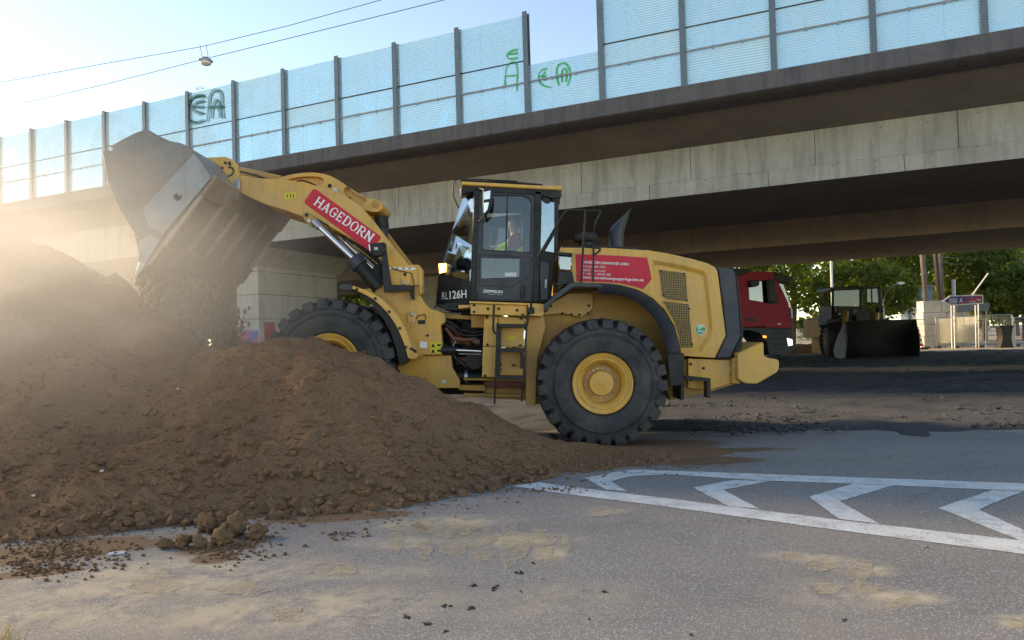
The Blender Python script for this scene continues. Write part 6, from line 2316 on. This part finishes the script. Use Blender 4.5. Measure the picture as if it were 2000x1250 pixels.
# sign on lattice posts
def arrow_sign():
    Y = 45
    rt = thing('arrow_sign', grounded(1883, Y), 'blue arrow road sign crossed out with red tape on two lattice posts', 'road sign')
    blue = paint('sign_blue', (.015, .06, .30), .4)
    redt = paint('sign_tape_red', (.50, .02, .04), .5)
    out = [(1841, 588), (1856, 577), (1920, 575.5), (1921, 593), (1856, 597)]
    cx, cy = 1886, 586.5
    inn = [(1844.5, 588), (1857, 579.2), (1918.3, 577.8), (1919, 591), (1857, 594.8)]
    pl = bplate('sign_plate', out, Y - .1, .05, M_WHT, rt, 0)
    bplate('sign_face', inn, Y - .112, .012, blue, pl, 0)
    bplate('number_box', [(1854, 583.5), (1869, 583), (1869, 592), (1854, 592.5)], Y - .118, .006, M_WHT, pl, 0)
    bplate('number_field', [(1855, 584.5), (1868, 584), (1868, 591), (1855, 591.5)], Y - .122, .006, blue, pl, 0)
    lettering('565', (1856.5, 590.3), (1866.8, 590), 5, Y - YL - .124, M_WHT, pl, .02)
    lettering('A', (1874, 591), (1880.5, 591), 9, Y - YL - .116, M_WHT, pl, .02)
    lettering('Köln', (1893, 590.5), (1915.5, 590), 8.5, Y - YL - .116, M_WHT, pl, .02)
    for q in ([(1872, 577.5), (1876, 577.5), (1918.5, 589), (1918.5, 591.5), (1915, 591.5)], [(1872, 593.5), (1877, 594), (1918.5, 580), (1918, 577), (1912, 577.5)]):
        bplate('red_tape', q, Y - .13 - (.004 if q[0][1] < 580 else 0), .003, redt, pl, 0)
    for u in (1858, 1905):
        lp = subroot('lattice_post', rt)
        for du in (0, 5.5):
            g = grounded(u + du, Y)
            MB().tube([g, onY(u + du, 579 if du else 596, Y)], .035, 8).build('upright', M_WHT, lp)
        for v in (612, 626, 640, 655):
            MB().tube([onY(u, v, Y), onY(u + 5.5, v, Y)], .022, 6).build('rung', M_WHT, lp)
arrow_sign()
bd = bplate('grey_board', [(1873, 593), (1930, 591), (1933, 594), (1931, 607), (1873, 608)], 47.2, .06, M_POST, None, 0)
tag(bd, 'dark grey board mounted behind the blue arrow sign', 'board')
MBp = MB()
for u in (1880, 1926):
    p = grounded(u, 47.3)
    MBp = MB().tube([p, onY(u, 600, 47.3)], .04, 8).build('board_post', M_GALV, bd)
# black bin
def bin_():
    Y = 43.5
    rt = thing('rubbish_bin', grounded(1967, Y), 'black waisted rubbish bin with grey side standing by the right fence', 'bin')
    px = smooth_px([(1955, 639), (1958, 655), (1957, 668), (1953, 680), (1980, 680), (1976, 668), (1975, 655), (1978, 639)], 3)
    bplate('bin_body', [(1955, 639), (1957.5, 648), (1958.5, 658), (1957, 670), (1953, 681), (1981, 681), (1977, 670), (1975.5, 658), (1976.5, 648), (1978, 639)], Y, .55, M_BLK, rt, .02)
    bplate('bin_side', [(1978, 638), (1983, 640), (1982, 658), (1986, 679), (1981, 681), (1977, 670), (1975.5, 658)], Y + .1, .45, M_GALV, rt, .01)
    bplate('bin_lid', [(1953, 636), (1980, 635), (1980, 639.5), (1953, 640)], Y - .03, .6, M_BLK, rt, .02)
bin_()
post_thing('marker_rod', 1925, 621, 1926, 681, 43, .02, M_GALV, 'thin grey rod standing left of the black bin', 'rod')
def beacon():
    rt = thing('striped_beacon', grounded(1798, 45), 'leaning red and white striped warning beacon by the mesh fence', 'beacon')
    a, b = onY(1790, 640, 45), onY(1800, 678, 45)
    cols = (M_WHT, paint('beacon_red', (.55, .03, .04), .5))
    for k in range(8):
        p, q = a.lerp(b, k / 8), a.lerp(b, (k + 1) / 8 - .004)
        s = Vector((.16, 0, .06 if k % 2 else .05))
        MB().prism([p - Vector((.13, 0, -.05)), p + Vector((.13, 0, .05)), q + Vector((.13, 0, .05)), q - Vector((.13, 0, -.05))], YDIR * .05).build('stripe', cols[k % 2], rt)
    MB().box(grounded(1801, 45) + Vector((0, 0, .06)), (.5, .4, .12)).build('beacon_foot', M_BLK, rt, bevel=.02)
beacon()
o = bplate('give_way_sign', [(1588, 633), (1602, 634), (1597, 659)], 47, .03, M_WHT, None, 0)
tag(o, 'pale back of a triangular give way sign left of the far loader', 'road sign')
MB().tube([grounded(1596, 47.06), onY(1596, 636, 47.06)], .03, 8).build('sign_post', M_GALV, o)
# earth ridge behind the far loader
def ridge():
    mb = MB()
    a, b = onY(1545, 700, 43), onY(1612, 700, 43)
    nx, ny = 40, 14
    for j in range(ny + 1):
        for i in range(nx + 1):
            x = a.x - 1 + (b.x - a.x + 2) * i / nx
            y = 42.2 + 2.6 * j / ny
            e = math.sin(math.pi * j / ny) * min(1, 4 * i / nx, 4 * (1 - i / nx))
            mb.v.append(Vector((x, y, e * (.72 + .35 * noise.noise(Vector((x * .9, y, 0)))) - .02)))
    for j in range(ny):
        for i in range(nx):
            q = j * (nx + 1) + i
            mb.f.append((q, q + 1, q + nx + 2, q + nx + 1))
    o = mb.build('earth_ridge', M_SOIL, recalc=False, smooth=70)
    tag(o, 'low ridge of red brown earth between the truck and the far loader', 'earth ridge')
ridge()
# church
def church():
    Y = 150
    rt = thing('church', grounded(1872, Y), 'distant church with steep brown roof and small turret above the trees', 'church')
    br = paint('church_stone', (.30, .20, .14), .9)
    rf = paint('church_roof', (.13, .075, .05), .8)
    bplate('nave_wall', [(1850, 548), (1905, 548), (1905, 625), (1850, 625)], Y, 9, br, rt, 0)
    bplate('nave_roof', [(1848, 549), (1878, 522), (1907, 549)], Y - .4, 10, rf, rt, 0)
    bplate('turret', [(1879, 508), (1889, 508), (1889, 530), (1879, 530)], Y + 2, 1.1, br, rt, 0)
    c = onY(1884, 508, Y + 2.5)
    MB().lathe([(.85, 0), (.5, .7), (.0, 1.9)], c, (0, 0, 1), 8).build('spire', rf, rt)
    for u in (1866, 1890):
        bplate('window', [(u, 566), (u + 5, 566), (u + 5, 590), (u, 590)], Y - .05, .1, M_DARK, rt, 0)
church()
# site cabin
rt = thing('site_cabin', grounded(1806, 60), 'blue grey site cabin glimpsed behind the wooden poles', 'cabin')
bplate('cabin_wall', [(1791, 561), (1822, 560), (1822, 660), (1791, 660)], 60, 2.5, paint('cabin_blue', (.13, .18, .24), .6), rt, .02)
bplate('cabin_roof', [(1789, 557), (1824, 556), (1824, 561), (1789, 562)], 59.8, 2.9, M_POST, rt, .02)
bplate('cabin_window', [(1800, 572), (1812, 572), (1812, 586), (1800, 586)], 59.95, .06, M_GALV, rt, 0)
o = MB().tube([onY(1833, 502, 50.6), onY(1890, 506, 66), onY(2100, 500, 90)], .02, 5).build('power_line', M_CABLE)
tag(o, 'upper power line in the sky gap right of the wooden poles', 'power line')
o = MB().tube([onY(1833, 511, 50.6), onY(1890, 520, 66), onY(2100, 525, 90)], .02, 5).build('power_line', M_CABLE)
tag(o, 'lower power line in the sky gap right of the wooden poles', 'power line')
# ================================================================== added dust volume standing in for the sun veil at left
def dust_glare_veil():
    m = bpy.data.materials.new('dust_glare_air')
    m.use_nodes = True
    t = m.node_tree
    t.nodes.remove(t.nodes['Principled BSDF'])
    out = t.nodes['Material Output']
    vol = N(t, 'ShaderNodeVolumePrincipled')
    vol.inputs['Color'].default_value = (.97, .95, .90, 1)
    vol.inputs['Anisotropy'].default_value = .25
    tc = N(t, 'ShaderNodeTexCoord').outputs['Object']
    ln = N(t, 'ShaderNodeVectorMath', operation='LENGTH')
    t.links.new(tc, ln.inputs[0])
    fall_ = ramp(t, ln.outputs['Value'], .15, .98, 1, 0)
    fall_ = mathn(t, 'POWER', fall_, 1.35)
    n = ramp(t, noise_n(t, tc, 2.2, 4, .6, .6), .32, .68, .25, 1.6)
    d = mathn(t, 'MULTIPLY', mathn(t, 'MULTIPLY', fall_, n), .33)
    t.links.new(d, vol.inputs['Density'])
    t.links.new(vol.outputs[0], out.inputs['Volume'])
    bm = bmesh.new()
    bmesh.ops.create_icosphere(bm, subdivisions=3, radius=1)
    me = bpy.data.meshes.new('dust_glare_veil')
    bm.to_mesh(me)
    bm.free()
    me.materials.append(m)
    o = bpy.data.objects.new('dust_glare_veil', me)
    COL.objects.link(o)
    o.location = (-7.0, 8.5, 2.0)
    o.scale = (5.4, 4.4, 2.9)
    tag(o, 'pale dust veil standing in for sun glare over the left side of the heap', 'dust', kind='stuff')
    m.cycles.volume_step_rate = 2.0
dust_glare_veil()
SC.cycles.volume_bounces = 1
